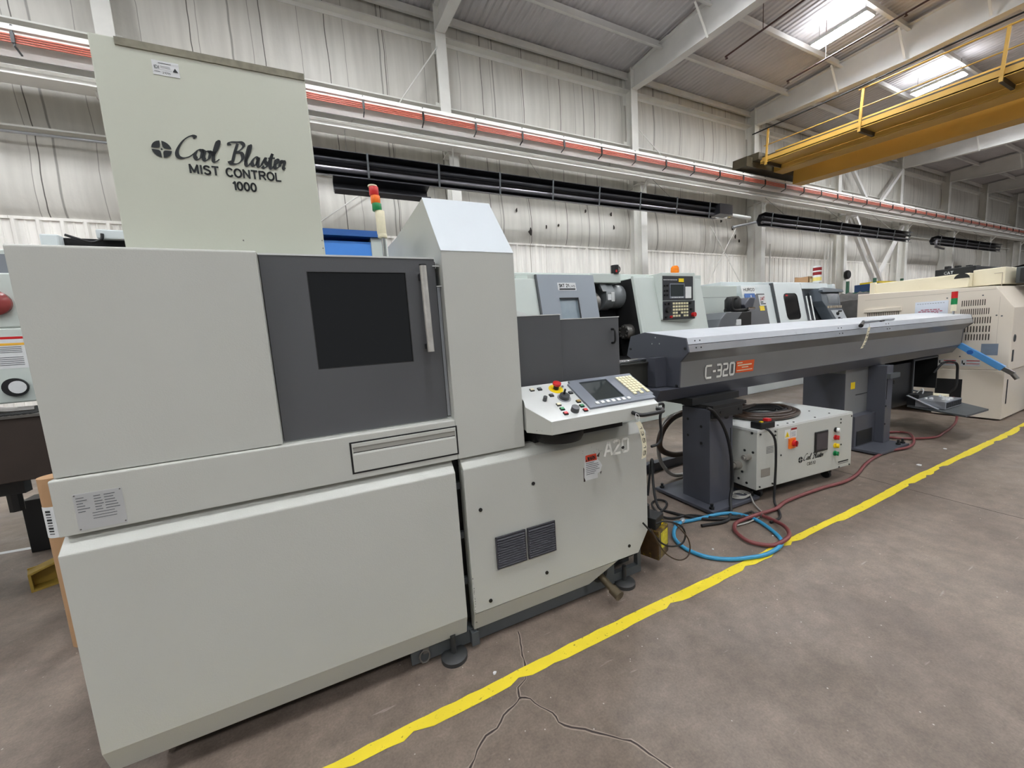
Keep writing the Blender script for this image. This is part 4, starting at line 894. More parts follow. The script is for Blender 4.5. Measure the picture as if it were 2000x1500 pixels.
# open control box with its door dropped
mb = MB(); mb.box(3.86, 4.50, 0.50, 0.515, 0.30, 0.83).box(3.86, 3.875, 0.10, 0.50, 0.30, 0.83).box(4.485, 4.50, 0.10, 0.50, 0.42, 0.83).box(3.86, 4.50, 0.10, 0.50, 0.82, 0.835).box(3.86, 4.50, 0.10, 0.50, 0.29, 0.305).box(3.3, 3.86, 0.12, 0.5, 0.30, 0.80)
ob = tag(mb.build('control_box', BK, F, 0.002), 'open black control box')
B('box_rim', FRM, ob, (3.868, 3.885, 0.095, 0.10, 0.31, 0.82), (3.868, 4.49, 0.095, 0.10, 0.81, 0.822))
mb = MB(); mb.add([(3.66, 0.06, 0.300), (3.46, -0.455, 0.290), (3.98, -0.47, 0.290), (4.42, 0.02, 0.300), (3.66, 0.06, 0.318), (3.46, -0.455, 0.308), (3.98, -0.47, 0.308), (4.42, 0.02, 0.318)], [(0, 3, 2, 1), (4, 5, 6, 7), (0, 1, 5, 4), (1, 2, 6, 5), (2, 3, 7, 6), (3, 0, 4, 7)])
dd = tag(mb.build('dropped_door', FRM, F), 'control box door hanging open like a shelf')
mb = MB(); mb.bar((3.62, 0.05, 0.44), (3.58, -0.22, 0.32), 0.035, 0.006).build('door_stay', AL, dd)
B('power_supply', AL, dd, (3.62, 4.02, -0.26, -0.02, 0.318, 0.400), bevel=.003)
mb = MB()
for k in range(16): mb.box(3.640 + k * 0.0235, 3.651 + k * 0.0235, -0.2625, -0.26, 0.330, 0.388)
mb.build('vent_slot', BK, dd)
B('drive_module', BK, dd, (3.70, 4.05, -0.02, 0.08, 0.318, 0.44)); B('terminal_block', TAGP, dd, (4.05, 4.22, -0.10, 0.06, 0.318, 0.40))
mb = MB(); rr = random.Random(21)
for k in range(14): mb.box(*sum([[a, a + s] for a, s in ((rr.uniform(3.7, 3.98), .018), (rr.uniform(-0.24, -0.06), .016), (0.400, rr.uniform(.008, .022)))], []))
mb.build('connector', WH, dd)
mb = MB(); mb.tube(cr_spline([(3.85, 0.05, 0.44), (3.83, 0.0, 0.50), (3.80, -0.02, 0.47), (3.83, 0.0, 0.43), (3.9, 0.02, 0.44)], 6), 0.005, 6).build('wire_loop', WH, dd)
MB().tube(cr_spline([(4.40, 0.10, 0.62), (4.50, 0.05, 0.74), (4.68, 0.0, 0.72), (4.74, 0.0, 0.58), (4.72, 0.0, 0.42), (4.70, .05, .34)], 6), 0.013, 10).build('power_cable', BKR, dd)
MB().tube(cr_spline([(3.95, 0.45, 0.70), (3.93, 0.35, 0.60), (3.98, 0.2, 0.47), (4.05, 0.05, 0.42)], 6), 0.010, 8).build('loose_cable', FRM, dd)
# lettering and label on the trough
fpm = FRONT(0.250, -0.0105 + 0.0, 0.996)
tl = lambda x, y, h: Vector((0.252 + x, -0.0015 - 0.0125 * (y / 0.10), 0.996 + y)) + Vector((0, -h, 0))
tl = lambda x, y, h: Vector((0.248 + x, 0.0 - (0.990 + y - 0.948) / 0.188 * 0.013 - h - .001, 0.990 + y))
mono('lettering', F, SILV, tl, [[(0.066, 0.092), (0.016, 0.092), (0.006, 0.078), (0.006, 0.014), (0.016, 0), (0.066, 0)], [(0.088, 0.046), (0.112, 0.046)],
     [(0.132, 0.092), (0.170, 0.092), (0.178, 0.082), (0.178, 0.010), (0.170, 0), (0.132, 0)], [(0.140, 0.048), (0.176, 0.048)],
     [(0.202, 0.092), (0.242, 0.092), (0.250, 0.082), (0.250, 0.056), (0.242, 0.048), (0.212, 0.046), (0.204, 0.036), (0.204, 0), (0.254, 0)],
     [(0.278, 0.010), (0.286, 0), (0.318, 0), (0.326, 0.010), (0.326, 0.082), (0.318, 0.092), (0.286, 0.092), (0.278, 0.082), (0.278, 0.010)]], 0.0165, 0.003)
ol = lambda x, y, h: tl(x + 0.350, y + 0.008, h)
MB().add([ol(a, b, 0.0006) for a, b in ((0, 0), (0.215, -0.004), (0.222, 0.090), (0.004, 0.092))], [(0, 1, 2, 3)]).build('orange_label', mat('label_orange', (232, 92, 30), 0.5, var=0.02), F)
bars('label_print', F, TAGP, ol, [(.012, .20, .012, .019), (.07, .15, .034, .042), (.02, .19, .052, .062), (.012, .075, .072, .080)])
# things on the lid: bar tool and tag
cs2, sn2 = math.cos(rad(FYW)), math.sin(rad(FYW))
def FW(u, v, z): return (FP[0] + u * cs2 - v * sn2, FP[1] + u * sn2 + v * cs2, z)
lt = thing('pry_bar', 'silver tube with black grip lying along the front edge of the feeder lid', 'tool', FW(2.20, -0.075, 1.325), rad(FYW))
MB().cyl((0.13, 0.01, 0.0), (0.80, 0.05, 0.004), 0.014, 12).build('tube', AL, lt); MB().cyl((0.0, -0.03, -0.035), (0.14, 0.012, 0.0), 0.018, 12, 0.012).build('grip', BK, lt)
MB().cyl((0.47, 0.02, -0.012), (0.56, 0.03, -0.005), 0.010, 8).build('trigger', BK, lt)
hang_tag('paper_tag', 'cream paper tag hanging halfway along the bar feeder under the silver tube', FW(2.30, -0.10, 0), rad(FYW),
         [(0.06, 0, 1.27), (0.05, 0, 1.24), (0.035, 0, 1.20), (0.01, 0, 1.15), (-0.03, 0, 1.10), (-0.06, 0, 1.075)], 0.045, '13515')
sg = thing('signal_tower', 'small red and green signal tower standing at the far end of the bar feeder', 'signal light', FW(4.66, 0.05, 1.312), rad(FYW))
for nm, a, b, m_, r in (('pole', 0.0, 0.05, CHR, .010), ('base', 0.05, 0.13, TAGP, .024), ('green_lens', .13, .205, GRN, .028), ('red_lens', .205, .285, RED, .028)): MB().cyl((0, 0, a), (0, 0, b), r, 14).build(nm, m_, sg)

# ================================================================ CHILLER
CH = place('chiller_unit', 'low light grey chiller box with orange rotary switch under the bar feeder', 'chiller', (2.87, 1.735), -6.0)
MB().box(0.0, 1.125, 0.0, 0.62, 0.105, 0.572).build('cabinet', LG, CH, 0.003)
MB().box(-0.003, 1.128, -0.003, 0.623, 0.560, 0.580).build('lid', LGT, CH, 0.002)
MB().box(0.215, 1.128, -0.006, 0.0, 0.112, 0.566).build('front_panel', LG, CH, 0.002)
B('chassis', BK, CH, (0.04, 0.98, 0.05, 0.58, 0.075, 0.105))
for x in (0.12, 0.95):
    for y in (0.08, 0.54):
        mb = MB(); mb.lathe([(0, -0.012), (0.036, -0.012), (0.038, 0), (0.036, 0.012), (0, 0.012)], (x, y, 0.038), 18, 'x').box(x - .022, x + .022, y - .03, y + .03, 0.055, 0.078); mb.build('caster', BKR, CH)
for x, z in ((0.03, 0.545), (0.19, 0.545), (0.19, 0.515), (0.03, 0.13), (0.17, 0.13), (0.97, 0.535), (0.97, 0.505), (1.11, 0.545), (1.105, 0.12), (0.97, 0.12), (0.255, 0.345), (0.985, 0.315)): MB().cyl((x, -0.009, z), (x, -0.002, z), 0.007, 8).build('screw', BK, CH)
for x, y in ((0.25, 0.02), (0.36, 0.02), (0.43, .02), (0.70, 0.03), (0.90, 0.20), (0.93, 0.06)): MB().cyl((x, y, 0.579), (x, y, 0.584), 0.007, 8).build('screw', BK, CH)
cpm = FRONT(0, -0.006, 0)
sw = B('isolator_switch', ORG, CH, (0.335, 0.405, -0.018, -0.006, 0.385, 0.465)); MB().cyl((0.385, -0.018, 0.425), (0.385, -0.036, 0.425), 0.027, 20, 0.023).build('rotary_knob', RED, sw); B('knob_bar', DRED, sw, (0.379, 0.391, -0.043, -0.036, 0.402, 0.448))
wl = plate(plane_map((0.292, -0.006, 0.468), (1, 0, 0), (0, 0, 1), (0, -1, 0)), 0.060, 0.072).build('warning_label', PAPER, CH)
poly('warning_triangle', wl, YEL, plane_map((0.295, -0.0064, 0.480), (1, 0, 0), (0, 0, 1), (0, -1, 0)), [[(0, 0), (0.05, 0), (0.025, 0.046)]])
poly('warning_bolt', wl, INK, plane_map((0.295, -0.0068, 0.480), (1, 0, 0), (0, 0, 1), (0, -1, 0)), [[(0.022, .006), (0.029, .006), (0.026, 0.034)]])
w2 = plate(plane_map((0.362, -0.006, 0.468), (1, 0, 0), (0, 0, 1), (0, -1, 0)), 0.066, 0.080).build('danger_label', PAPER, CH)
bars('label_print', w2, GINK, plane_map((0.362, -0.0064, 0.468), (1, 0, 0), (0, 0, 1), (0, -1, 0)), [(.004, .055, .01 + i * .011, .013 + i * .011) for i in range(4)])
poly('label_red_band', w2, DRED, plane_map((0.362, -0.0064, 0.468), (1, 0, 0), (0, 0, 1), (0, -1, 0)), [[(0, 0.062), (0.066, 0.062), (0.066, 0.078), (0, 0.078)]])
B('display_frame', BK, CH, (0.642, 0.802, -0.016, -0.006, 0.300, 0.472), bevel=0.006); B('display', mat('dim_display', (62, 58, 62), 0.15, var=0.03), CH, (0.656, 0.788, -0.0175, -0.016, 0.316, 0.458))
for z, m_ in ((0.455, WH), (0.390, RED), (0.320, YEL), (0.252, GRN)):
    b_ = MB().cyl((0.905, -0.006, z), (0.905, -0.016, z), 0.021, 16).build('push_button', BK if m_ is WH else m_, CH); MB().cyl((0.907, -0.016, z), (0.913, -0.034, z), 0.018, 16).build('button_cap', m_, b_)
pen('script_lettering', CH, INK, lambda x, y, h: cpm(0.514 + x + y * 0.15, 0.245 + y, h), COOL, (0.0105, 0.0036), 0.240, 0.062)
fan_logo(CH, INK, lambda x, y, h: cpm(0.482 + x, 0.268 + y, h), 0.026)
text('lettering', 'CB510', CH, INK, lambda x, y, h: cpm(0.562 + x, 0.205 + y, h), 0.105, 0.026)
bars('corner_print', CH, INK, cpm, [(0.955, 1.09, 0.158, 0.170), (0.955, 1.09, 0.146, 0.150)])
bars('corner_rating_plate', CH, mat('plate_taupe', (140, 134, 126), 0.5, var=0.05), plane_map((0, 0.0, 0), (1, 0, 0), (0, 0, 1), (0, -1, 0)), [(0.045, 0.145, 0.20, 0.265)])
bars('left_print', CH, GINK, plane_map((0, 0.0, 0), (1, 0, 0), (0, 0, 1), (0, -1, 0)), [(0.10, 0.18, 0.43 - i * .012, 0.434 - i * .012) for i in range(5)])
NK = mat('nickel_fitting', (176, 172, 164), 0.3, metal=0.7, var=0.1, vs=20)
MB().cyl((-0.06, 0.06, 0.36), (0.0, 0.06, 0.36), 0.022, 14).cyl((-0.075, 0.06, 0.36), (-0.055, 0.06, 0.36), 0.014, 12).build('hose_fitting', NK, CH)
MB().cyl((-0.06, 0.15, 0.27), (0, 0.15, 0.27), 0.034, 14).cyl((-0.09, 0.15, 0.27), (-0.06, 0.15, 0.27), 0.024, 12).build('hose_fitting', NK, CH)
for y, z in ((0.10, 0.40), (0.03, 0.40), (0.12, 0.22), (0.08, 0.14), (0.15, 0.155), (0.04, 0.55)): MB().cyl((-0.004, y, z), (0, y, z), 0.010, 8).build('side_screw', BK, CH)
cs3, sn3 = math.cos(rad(-6)), math.sin(rad(-6))
def CW(u, v, z): return (2.87 + u * cs3 - v * sn3, 1.735 + u * sn3 + v * cs3, z)
# coiled hoses on the lid
pts = [CW(-0.25, 0.42, 0.76), CW(0.10, 0.50, 0.70), CW(0.45, 0.55, 0.66)]
ccx, ccy = 0.50, 0.33
for i in range(64):
    a = 1.2 - i * 2 * PI / 21; r = 0.29 - 0.0016 * i + 0.012 * math.sin(i * 0.6); pts.append(CW(ccx + r * 1.12 * math.cos(a) + 0.004 * (i // 21), ccy + r * 0.85 * math.sin(a), 0.602 + 0.010 * (i // 21) + 0.003 * math.sin(i)))
pts += [CW(0.1, 0.30, 0.68), CW(-0.12, 0.32, 0.72), CW(-0.30, 0.40, 0.74)]
tag(MB().tube(cr_spline(pts, 3), 0.016, 10).build('coiled_hose', BRH), 'thick dark brown hose coiled on top of the chiller', 'hose')
pts = []
for i in range(50):
    a = i * 2 * PI / 17; r = 0.15 + 0.0012 * i * 0.6; pts.append(CW(ccx + .02 + r * 1.1 * math.cos(a), ccy + .02 + r * 0.82 * math.sin(a), 0.596 + 0.014 * (i // 17)))
tag(MB().tube(cr_spline(pts, 3), 0.012, 8).build('coiled_cable', BKR), 'thinner black cable coiled inside the brown hose on the chiller', 'cable')
pd = thing('hand_pendant', 'small black hand control with a red button on the left front corner of the chiller', 'hand control', CW(0.05, 0.06, 0.58), rad(-6))
MB().box(-0.02, 0.13, -0.07, 0.02, 0.0, 0.05).build('case', BK, pd, 0.006); B('red_button', RED, pd, (0.075, 0.115, -0.05, -0.01, 0.05, 0.068)); B('yellow_button', YEL, pd, (0.01, 0.03, -0.05, -0.03, 0.05, 0.056))
tag(MB().tube(cr_spline([CW(.075, -0.01, .585), CW(.09, -0.035, .565), CW(.126, -0.05, .49), CW(.138, -0.05, .32), CW(.124, -0.055, .137), CW(.088, -.08, .031), CW(.02, -.16, .012), CW(-.08, -.24, .012), CW(-.2, -.26, .012)], 6), 0.0085, 8).build('pendant_cable', BKR), 'black cable hanging down the front of the chiller from the hand control', 'cable')

# ================================================================ HOSES AND CABLES
def hose(nm, lab, P, r, m_, cat='hose', n=10, closed=False): return tag(MB().tube(cr_spline(P, 6), r, n).build(nm, m_), lab, cat)
z_ = 0.019
blue = [(2.10, 1.845), (2.239, 1.801), (2.419, 1.772), (2.531, 1.736), (2.587, 1.667), (2.597, 1.556), (2.531, 1.41), (2.458, 1.324), (2.367, 1.293), (2.238, 1.29), (2.128, 1.32), (2.016, 1.371), (1.937, 1.446), (1.905, 1.534), (1.908, 1.621), (1.953, 1.711), (2.017, 1.76), (2.107, 1.79)]
P = [(x, y, 0.014 + (0.025 if i > 15 else 0)) for i, (x, y) in enumerate(blue)]
bh = hose('blue_hose', 'bright blue air hose looped on the floor across the yellow tape', P, 0.012, BHOSE)
MB().cyl((2.107, 1.79, 0.04), (2.15, 1.805, 0.04), 0.016, 10).build('coupling', AL, bh)
redp = [(7.0, 1.83, .30), (6.98, 1.79, .22), (6.80, 1.73, .06), (6.50, 1.69, z_), (6.144, 1.655, z_), (5.864, 1.644, z_), (5.629, 1.772, z_), (5.55, 1.93, z_), (5.68, 2.02, z_), (5.805, 1.981, z_), (5.879, 1.918, z_), (5.787, 1.812, .035), (5.522, 1.697, z_), (5.241, 1.655, z_), (4.999, 1.707, z_), (4.689, 1.70, z_), (4.383, 1.66, z_), (4.061, 1.59, z_), (3.798, 1.567, z_), (3.5, 1.60, z_), (3.073, 1.617, z_), (2.867, 1.587, z_), (2.661, 1.59, .03), (2.471, 1.612, z_), (2.373, 1.577, z_), (2.318, 1.52, z_), (2.286, 1.436, z_), (2.305, 1.374, z_), (2.367, 1.319, z_), (2.451, 1.297, .040), (2.539, 1.323, .040), (2.62, 1.396, .036), (2.677, 1.495, z_), (2.683, 1.575, z_)]
rh = hose('red_hose', 'long red-brown hose running along the floor and looped over the blue hose', redp, 0.0125, RHOSE)
MB().cyl((2.683, 1.575, z_), (2.68, 1.62, z_), 0.018, 10).cyl((2.68, 1.62, z_), (2.68, 1.65, z_), 0.009, 8).build('coupling', STEEL, rh)
hose('brown_hose', 'thick dark brown hose looping behind the left feeder pedestal', [(2.95, 2.36, .70), (2.858, 2.36, .635), (2.695, 2.36, .60), (2.579, 2.36, .52), (2.527, 2.36, .411), (2.561, 2.36, .331), (2.689, 2.36, .269), (2.85, 2.36, .25), (3.0, 2.36, .25)], 0.026, BRH, n=12)
hose('grey_hose', 'grey plastic hose dropping to the floor behind the brown hose', [(3.05, 2.42, .66), (2.919, 2.42, .621), (2.708, 2.42, .593), (2.597, 2.42, .451), (2.585, 2.42, .272), (2.65, 2.42, .14), (2.78, 2.42, .04), (3.0, 2.40, .022)], 0.017, GHOSE)
hose('loop_cable', 'short black cable looped beside the console at the right end of the front machine', [(1.70, 1.78, .93), (1.82, 1.76, .905), (1.90, 1.75, .915), (1.915, 1.75, .89), (1.885, 1.75, .83), (1.893, 1.75, .708), (1.866, 1.75, .659), (1.805, 1.75, .651)], 0.0085, BKR, 'cable')
hose('pedestal_cable', 'black cable draped down the front of the left feeder pedestal', [FW(.10, -.145, .80), FW(.163, -.15, .763), FW(.264, -.15, .642), FW(.329, -.15, .496), FW(.364, -.15, .304), FW(.365, -.15, .163), FW(.319, -.17, .075), FW(.241, -.23, .014), FW(.10, -.30, .012), FW(-.1, -.26, .012)], 0.011, BKR, 'cable')
hose('floor_cable', 'black cable lying in a loop on the floor left of the feeder pedestal', [(2.30, 2.28, .012), (2.38, 2.32, .25), (2.36, 2.28, .30), (2.28, 2.20, .15), (2.209, 2.082, .012), (2.225, 1.951, .012), (2.282, 1.823, .012), (2.369, 1.735, .012), (2.515, 1.66, .012), (2.629, 1.64, .012)], 0.010, BKR, 'cable')
hose('floor_cable', 'black cable running beside the blue hose at the foot of the feeder pedestal', [(2.0, 2.02, .012), (2.1, 2.0, .012), (2.25, 2.05, .012), (2.33, 2.12, .012), (2.30, 2.18, .012), (2.2, 2.14, .012), (2.12, 1.98, .012), (2.15, 1.90, .012), (2.3, 1.86, .012), (2.45, 1.70, .012), (2.7, 1.66, .012)], 0.008, BKR, 'cable')
hose('grey_cable', 'thin grey cable coiled in small loops on the floor in front of the chiller', [(2.807 + 0.07 * math.cos(a) + .02 * i / 10, 1.835 + 0.055 * math.sin(a) + 0.005 * math.sin(3 * a), 0.043 + 0.002 * i / 5) for i, a in enumerate([k * 0.7 for k in range(26)])] + [(2.82, 1.72, .02), (2.78, 1.66, .01), (2.72, 1.60, .01), (2.55, 1.58, .01), (2.4, 1.60, .01)], 0.0055, GHOSE, 'cable')
hose('thin_cable', 'thin dark cable ring hanging over the oily box beside the front machine', [(1.444, 1.47, .36), (1.502, 1.455, .286), (1.563, 1.45, .215), (1.638, 1.45, .175), (1.717, 1.45, .168), (1.744, 1.45, .21), (1.718, 1.45, .267), (1.654, 1.45, .31), (1.584, 1.46, .335), (1.54, 1.47, .327)], 0.005, BKR, 'cable')
hose('thin_cable', 'thin brown cable drooping to the floor right of the oily box', [(1.46, 1.43, .34), (1.506, 1.43, .252), (1.56, 1.43, .173), (1.622, 1.43, .119), (1.687, 1.43, .088), (1.74, 1.43, .095), (1.758, 1.43, .14), (1.742, 1.43, .199), (1.709, 1.44, .249), (1.658, 1.45, .307)], 0.004, BRH, 'cable')
ox = thing('oil_pump', 'small oily brown and yellow pump box mounted at the right end of the front machine', 'pump', (1.575, 1.487, 0.0), rad(20))
MB().box(0.0, 0.135, 0.0, 0.13, 0.088, 0.26).build('tank', RUST, ox, 0.004)
MB().box(0.01, 0.12, 0.02, 0.12, 0.26, 0.325).build('pump_head', BK, ox, 0.004); MB().cyl((0.03, 0.09, 0.32), (0.03, 0.09, 0.39), 0.025, 12).build('motor', BKR, ox)
B('label', mat('oily_yellow_label', (196, 184, 40), 0.5, var=0.25, vs=40), ox, (0.03, 0.12, -0.002, 0.0, 0.145, 0.24))
MB().bar((0.03, 0.10, 0.20), (-0.062, 0.155, 0.20), 0.03, 0.05).build('mounting_arm', BKR, ox)
poly('warning_triangle', ox, YEL, plane_map((0.075, 0.018, 0.268), (1, 0, 0), (0, 0, 1), (0, -1, 0)), [[(0, 0), (0.03, 0), (0.015, 0.03)]])
fb = thing('floor_channel', 'dark steel channel lying on the floor behind the left feeder pedestal', 'steel channel', (2.60, 2.66, 0))
B('channel', FD, fb, (0, 1.4, 0, 0.07, 0.0, 0.085)); B('foot', FD, fb, (0.1, 0.16, -0.02, 0, 0, 0.1))
# ================================================================ MACHINES BEHIND THE FEEDER
def slant(mb, y0=4.3, z0=2.15, k=0.2):
    """lean a face built at y = 0 so that it slopes out towards its foot"""
    return mb.xf(lambda x, y, z: (x, y + y0 + k * (z - z0), z))
SY = lambda z: 4.3 + 0.2 * (z - 2.15)
SPM = lambda x, z, lift=0.0: (lambda a, b, h: Vector((x + a, SY(z + b) - lift - h, z + b)))
K = thing('turning_lathe', 'mint-grey CNC lathe with its blue-grey door open on chuck and turret', 'machine', (3.9, 4.4, 0))
K.location = (0, 0, 0)
# body shell
mb = MB(); mb.box(1.6, 6.0, 4.62, 5.9, 0.0, 2.235); mb.build('rear_housing', LATH, K, 0.01)
mb = MB(); mb.prism([(4.30, 0.95), (4.05, 0.95), (4.20, 0.0), (4.62, 0.0), (4.62, 0.95)], 'x', 1.6, 5.5); mb.build('chip_pan_base', LATH, K, 0.01)
mb = slant(MB().box(1.6, 2.50, 0.0, 0.35, 0.95, 2.10)); mb.build('left_cover', LATH, K, 0.01)
mb = MB(); mb.prism([(SY(2.15) + 0.0, 2.15), (SY(2.15) + 0.25, 2.19), (4.62, 2.19), (4.62, 2.10), (4.3, 2.05)], 'x', 2.40, 3.40); mb.build('door_top', LATH, K)
mb = slant(MB().box(2.515, 2.80, -0.03, 0.02, 0.95, 2.15).box(3.09, 3.395, -0.03, 0.02, 0.95, 2.15).box(2.80, 3.09, -0.03, 0.02, 1.845, 2.15).box(2.80, 3.09, -0.03, 0.02, 0.95, 1.30)); dk = mb.build('sliding_door', LATHD, K)
slant(MB().box(2.80, 3.09, 0.0, 0.012, 1.30, 1.845)).build('door_window', mat('foggy_window', (138, 152, 160), 0.2, var=0.1, vs=5), dk)
mb = slant(MB().box(2.80, 3.09, -0.036, -0.03, 1.838, 1.85).box(3.082, 3.094, -0.036, -0.03, 1.30, 1.85)); mb.build('window_seal', BKR, dk)
mb = slant(MB().box(2.497, 2.515, -0.03, 0.05, 0.95, 2.15)); mb.build('door_edge_gap', FRM, dk)
sp = SPM(2.80, 1.945, 0.032)
MB().add([sp(a, b, 0) for a, b in ((0, 0), (0.285, 0), (0.285, 0.10), (0, 0.10))], [(0, 1, 2, 3)]).build('model_label', PAPER, dk)
text('lettering', 'SKT 21', dk, INK, lambda x, y, h: sp(x + .02, y + .04, h), 0.155, 0.045, bold=0.03)
text('lettering', 'LMS', dk, INK, lambda x, y, h: sp(x + .185, y + .04, h), 0.085, 0.028)
bars('label_bar', dk, INK, sp, [(0.02, 0.27, 0.006, 0.026)])
# opening with interior
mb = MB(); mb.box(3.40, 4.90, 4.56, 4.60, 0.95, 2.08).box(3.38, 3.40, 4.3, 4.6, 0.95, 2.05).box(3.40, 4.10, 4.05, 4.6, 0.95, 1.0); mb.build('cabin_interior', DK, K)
mb = MB(); mb.box(3.40, 3.95, 4.34, 4.62, 2.06, 2.19); mb.build('upper_frame', LATH, K, 0.01)
mb = MB(); mb.lathe([(0, 0), (0.15, 0), (0.155, 0.02), (0.155, 0.09), (0.135, 0.11), (0.05, 0.115), (0, 0.08)], (3.42, 4.42, 1.78), 30, 'x')
for a in range(3): q = a * 2.09 + 0.5; mb.bar((3.52, 4.42 + 0.03 * math.cos(q), 1.78 + 0.03 * math.sin(q)), (3.52, 4.42 + 0.125 * math.cos(q), 1.78 + 0.125 * math.sin(q)), 0.045, 0.06)
mb.build('chuck', STEEL, K)
mb = MB(); n = 10; P_ = [(4.50 + 0.19 * math.cos(2 * PI * i / n + .31), 1.88 + 0.19 * math.sin(2 * PI * i / n + .31)) for i in range(n)]
mb.prism(P_, 'x', 3.66, 3.82); mb.lathe([(0, 0), (0.12, 0), (0.17, 0.06), (0.17, 0.28), (0, 0.3)], (3.82, 4.50, 1.88), 24, 'x').prism([(P_[4][0], P_[4][1]), (4.40, 2.08), (4.52, 2.07)], 'x', 3.60, 3.70)
mb.build('turret', mat('turret_grey', (128, 132, 134), 0.4, metal=0.2, var=0.08, vs=5), K)
B('turret_label', PAPER, K, (3.68, 3.74, 4.312, 4.316, 1.82, 1.90), (3.745, 3.80, 4.312, 4.316, 1.80, 1.93))
mb = MB(); mb.lathe([(0, 0), (0.09, 0), (0.11, 0.03), (0.11, 0.16), (0.07, 0.18), (0, 0.18)], (3.92, 4.28, 1.36), 18, 'x')
for a in range(8): q = a * PI / 4; mb.cyl((3.91, 4.28 + 0.075 * math.cos(q), 1.36 + 0.075 * math.sin(q)), (3.89, 4.28 + 0.075 * math.cos(q), 1.36 + 0.075 * math.sin(q)), 0.018, 8)
mb.build('sub_spindle', STEEL, K)
# right cover, curved edge, control panel
mb = slant(MB().box(4.02, 4.05, -0.12, -0.07, 0.95, 2.13)); mb.build('opening_trim', LATH, K, 0.008); slant(MB().box(4.030, 4.046, -0.07, 0.36, 0.95, 2.10)).build('cabin_side_shade', DK, K)  # black slab added as shade on the inner side of the opening
mb = slant(MB().prism([(4.05, -0.10), (4.12, -0.12), (4.36, -0.16), (5.55, 0.0), (5.55, 0.35), (4.05, 0.35)], 'z', 0.95, 2.12)); mb.build('right_cover', LATH, K, 0.012)
MB().box(5.5, 7.0, 4.64, 4.94, 0.0, 2.06).build('tail_cover', LATH, K, 0.01)
bars('panel_seam', K, FRM, FRONT(5.5, 4.64, 1.2), [(0.1, 1.5, 0.655, 0.660), (0.30, 0.305, 0.0, 0.66)])
mb = MB(); mb.prism([(4.37, 1.50), (4.37, 2.15), (5.05, 2.155), (5.08, 1.50)], 'y', 3.99, 4.32); mb.add([(4.37, 3.99, 1.50), (5.08, 3.99, 1.50), (5.08, 4.32, 1.50), (4.37, 4.32, 1.50), (4.25, 4.10, 1.43), (4.92, 4.10, 1.43), (4.92, 4.32, 1.40), (4.25, 4.32, 1.40)], [(0, 4, 5, 1), (1, 5, 6, 2), (4, 7, 6, 5), (3, 7, 4, 0)])
pn = tag(mb.build('control_panel', LATH, K, 0.008), 'boxy control panel with screen and keys')
kpm = FRONT(4.385, 3.99, 0)
MB().box(4.385, 5.000, 3.984, 3.99, 1.765, 2.105).build('panel_face', mat('panel_dark', (46, 48, 52), 0.4, var=0.03), pn); MB().box(4.385, 5.035, 3.984, 3.99, 1.49, 1.755).build('key_face', mat('panel_dark', (46, 48, 52)), pn)
B('screen_frame', BZ, pn, (4.515, 4.815, 3.978, 3.984, 1.79, 2.00)); B('screen', SCR, pn, (4.53, 4.80, 3.976, 3.978, 1.82, 1.985))
B('mdi_pad', WH, pn, (4.835, 4.955, 3.978, 3.984, 1.79, 1.955)); B('note', YEL, pn, (4.70, 4.80, 3.978, 3.984, 2.02, 2.07))
for i in range(7): B('soft_key', WH, pn, (4.55 + i * .035, 4.572 + i * .035, 3.975, 3.979, 1.797, 1.810))
for i in range(10): B('indicator', WH, pn, (4.40 + i * .028, 4.412 + i * .028, 3.98, 3.985, 2.045, 2.056))
for z in (1.84, 1.90, 1.97): MB().cyl((4.42, 3.985, z), (4.42, 3.965, z), 0.014, 10).cyl((4.47, 3.985, z), (4.47, 3.965, z), 0.014, 10).build('toggle_switch', BK, pn)
for r_ in range(5):
    for c_ in range(6):
        if (r_, c_) in ((3, 2), (4, 3)): continue
        B('key', CREAMK, pn, (4.575 + c_ * .055, 4.612 + c_ * .055, 3.976, 3.984, 1.705 - r_ * .044, 1.733 - r_ * .044))
MB().cyl((4.47, 3.984, 1.63), (4.47, 3.95, 1.63), 0.042, 20, .036).build('handwheel_knob', BK, pn)
for x, z, m_ in ((4.43, 1.72, BK), (4.50, 1.72, BK), (4.44, 1.53, BK), (4.53, 1.53, RED), (4.93, 1.72, BK), (4.95, 1.63, BK)): MB().cyl((x, 3.984, z), (x, 3.96, z), 0.018, 12).build('knob', m_, pn)
MB().cyl((4.99, 3.984, 1.55), (4.99, 3.94, 1.55), 0.033, 16).build('estop_button', RED, pn)
mb = MB(); mb.lathe([(0, 0), (0.065, 0), (0.065, 0.03), (0.05, 0.03), (0, 0.03)], (5.40, 4.65, 2.235), 18).build('beacon_base', WH, K)
MB().lathe([(0, 0.03), (0.06, 0.03), (0.066, 0.06), (0.062, 0.12), (0.04, 0.15), (0, 0.155)], (5.40, 4.65, 2.235), 18).build('beacon', mat('orange_beacon', (240, 130, 20), 0.2, var=0.1, vs=20), K)
mg = thing('coffee_mug', 'black mug with a red mark left standing on top of the open mint-grey lathe', 'mug', (3.86, 4.36, 2.19))
MB().lathe([(0, 0), (0.052, 0), (0.055, 0.01), (0.055, 0.115), (0.050, 0.115), (0.050, 0.012), (0, 0.012)], (0, 0, 0), 24).build('cup', BK, mg)
MB().tube(cr_spline([(0.052, 0, 0.095), (0.085, 0, 0.095), (0.095, 0, 0.06), (0.08, 0, 0.03), (0.052, 0, 0.025)], 4), 0.007, 8).build('handle', BK, mg)
B('red_mark', RED, mg, (-0.03, -0.005, -0.056, -0.050, 0.012, 0.045))

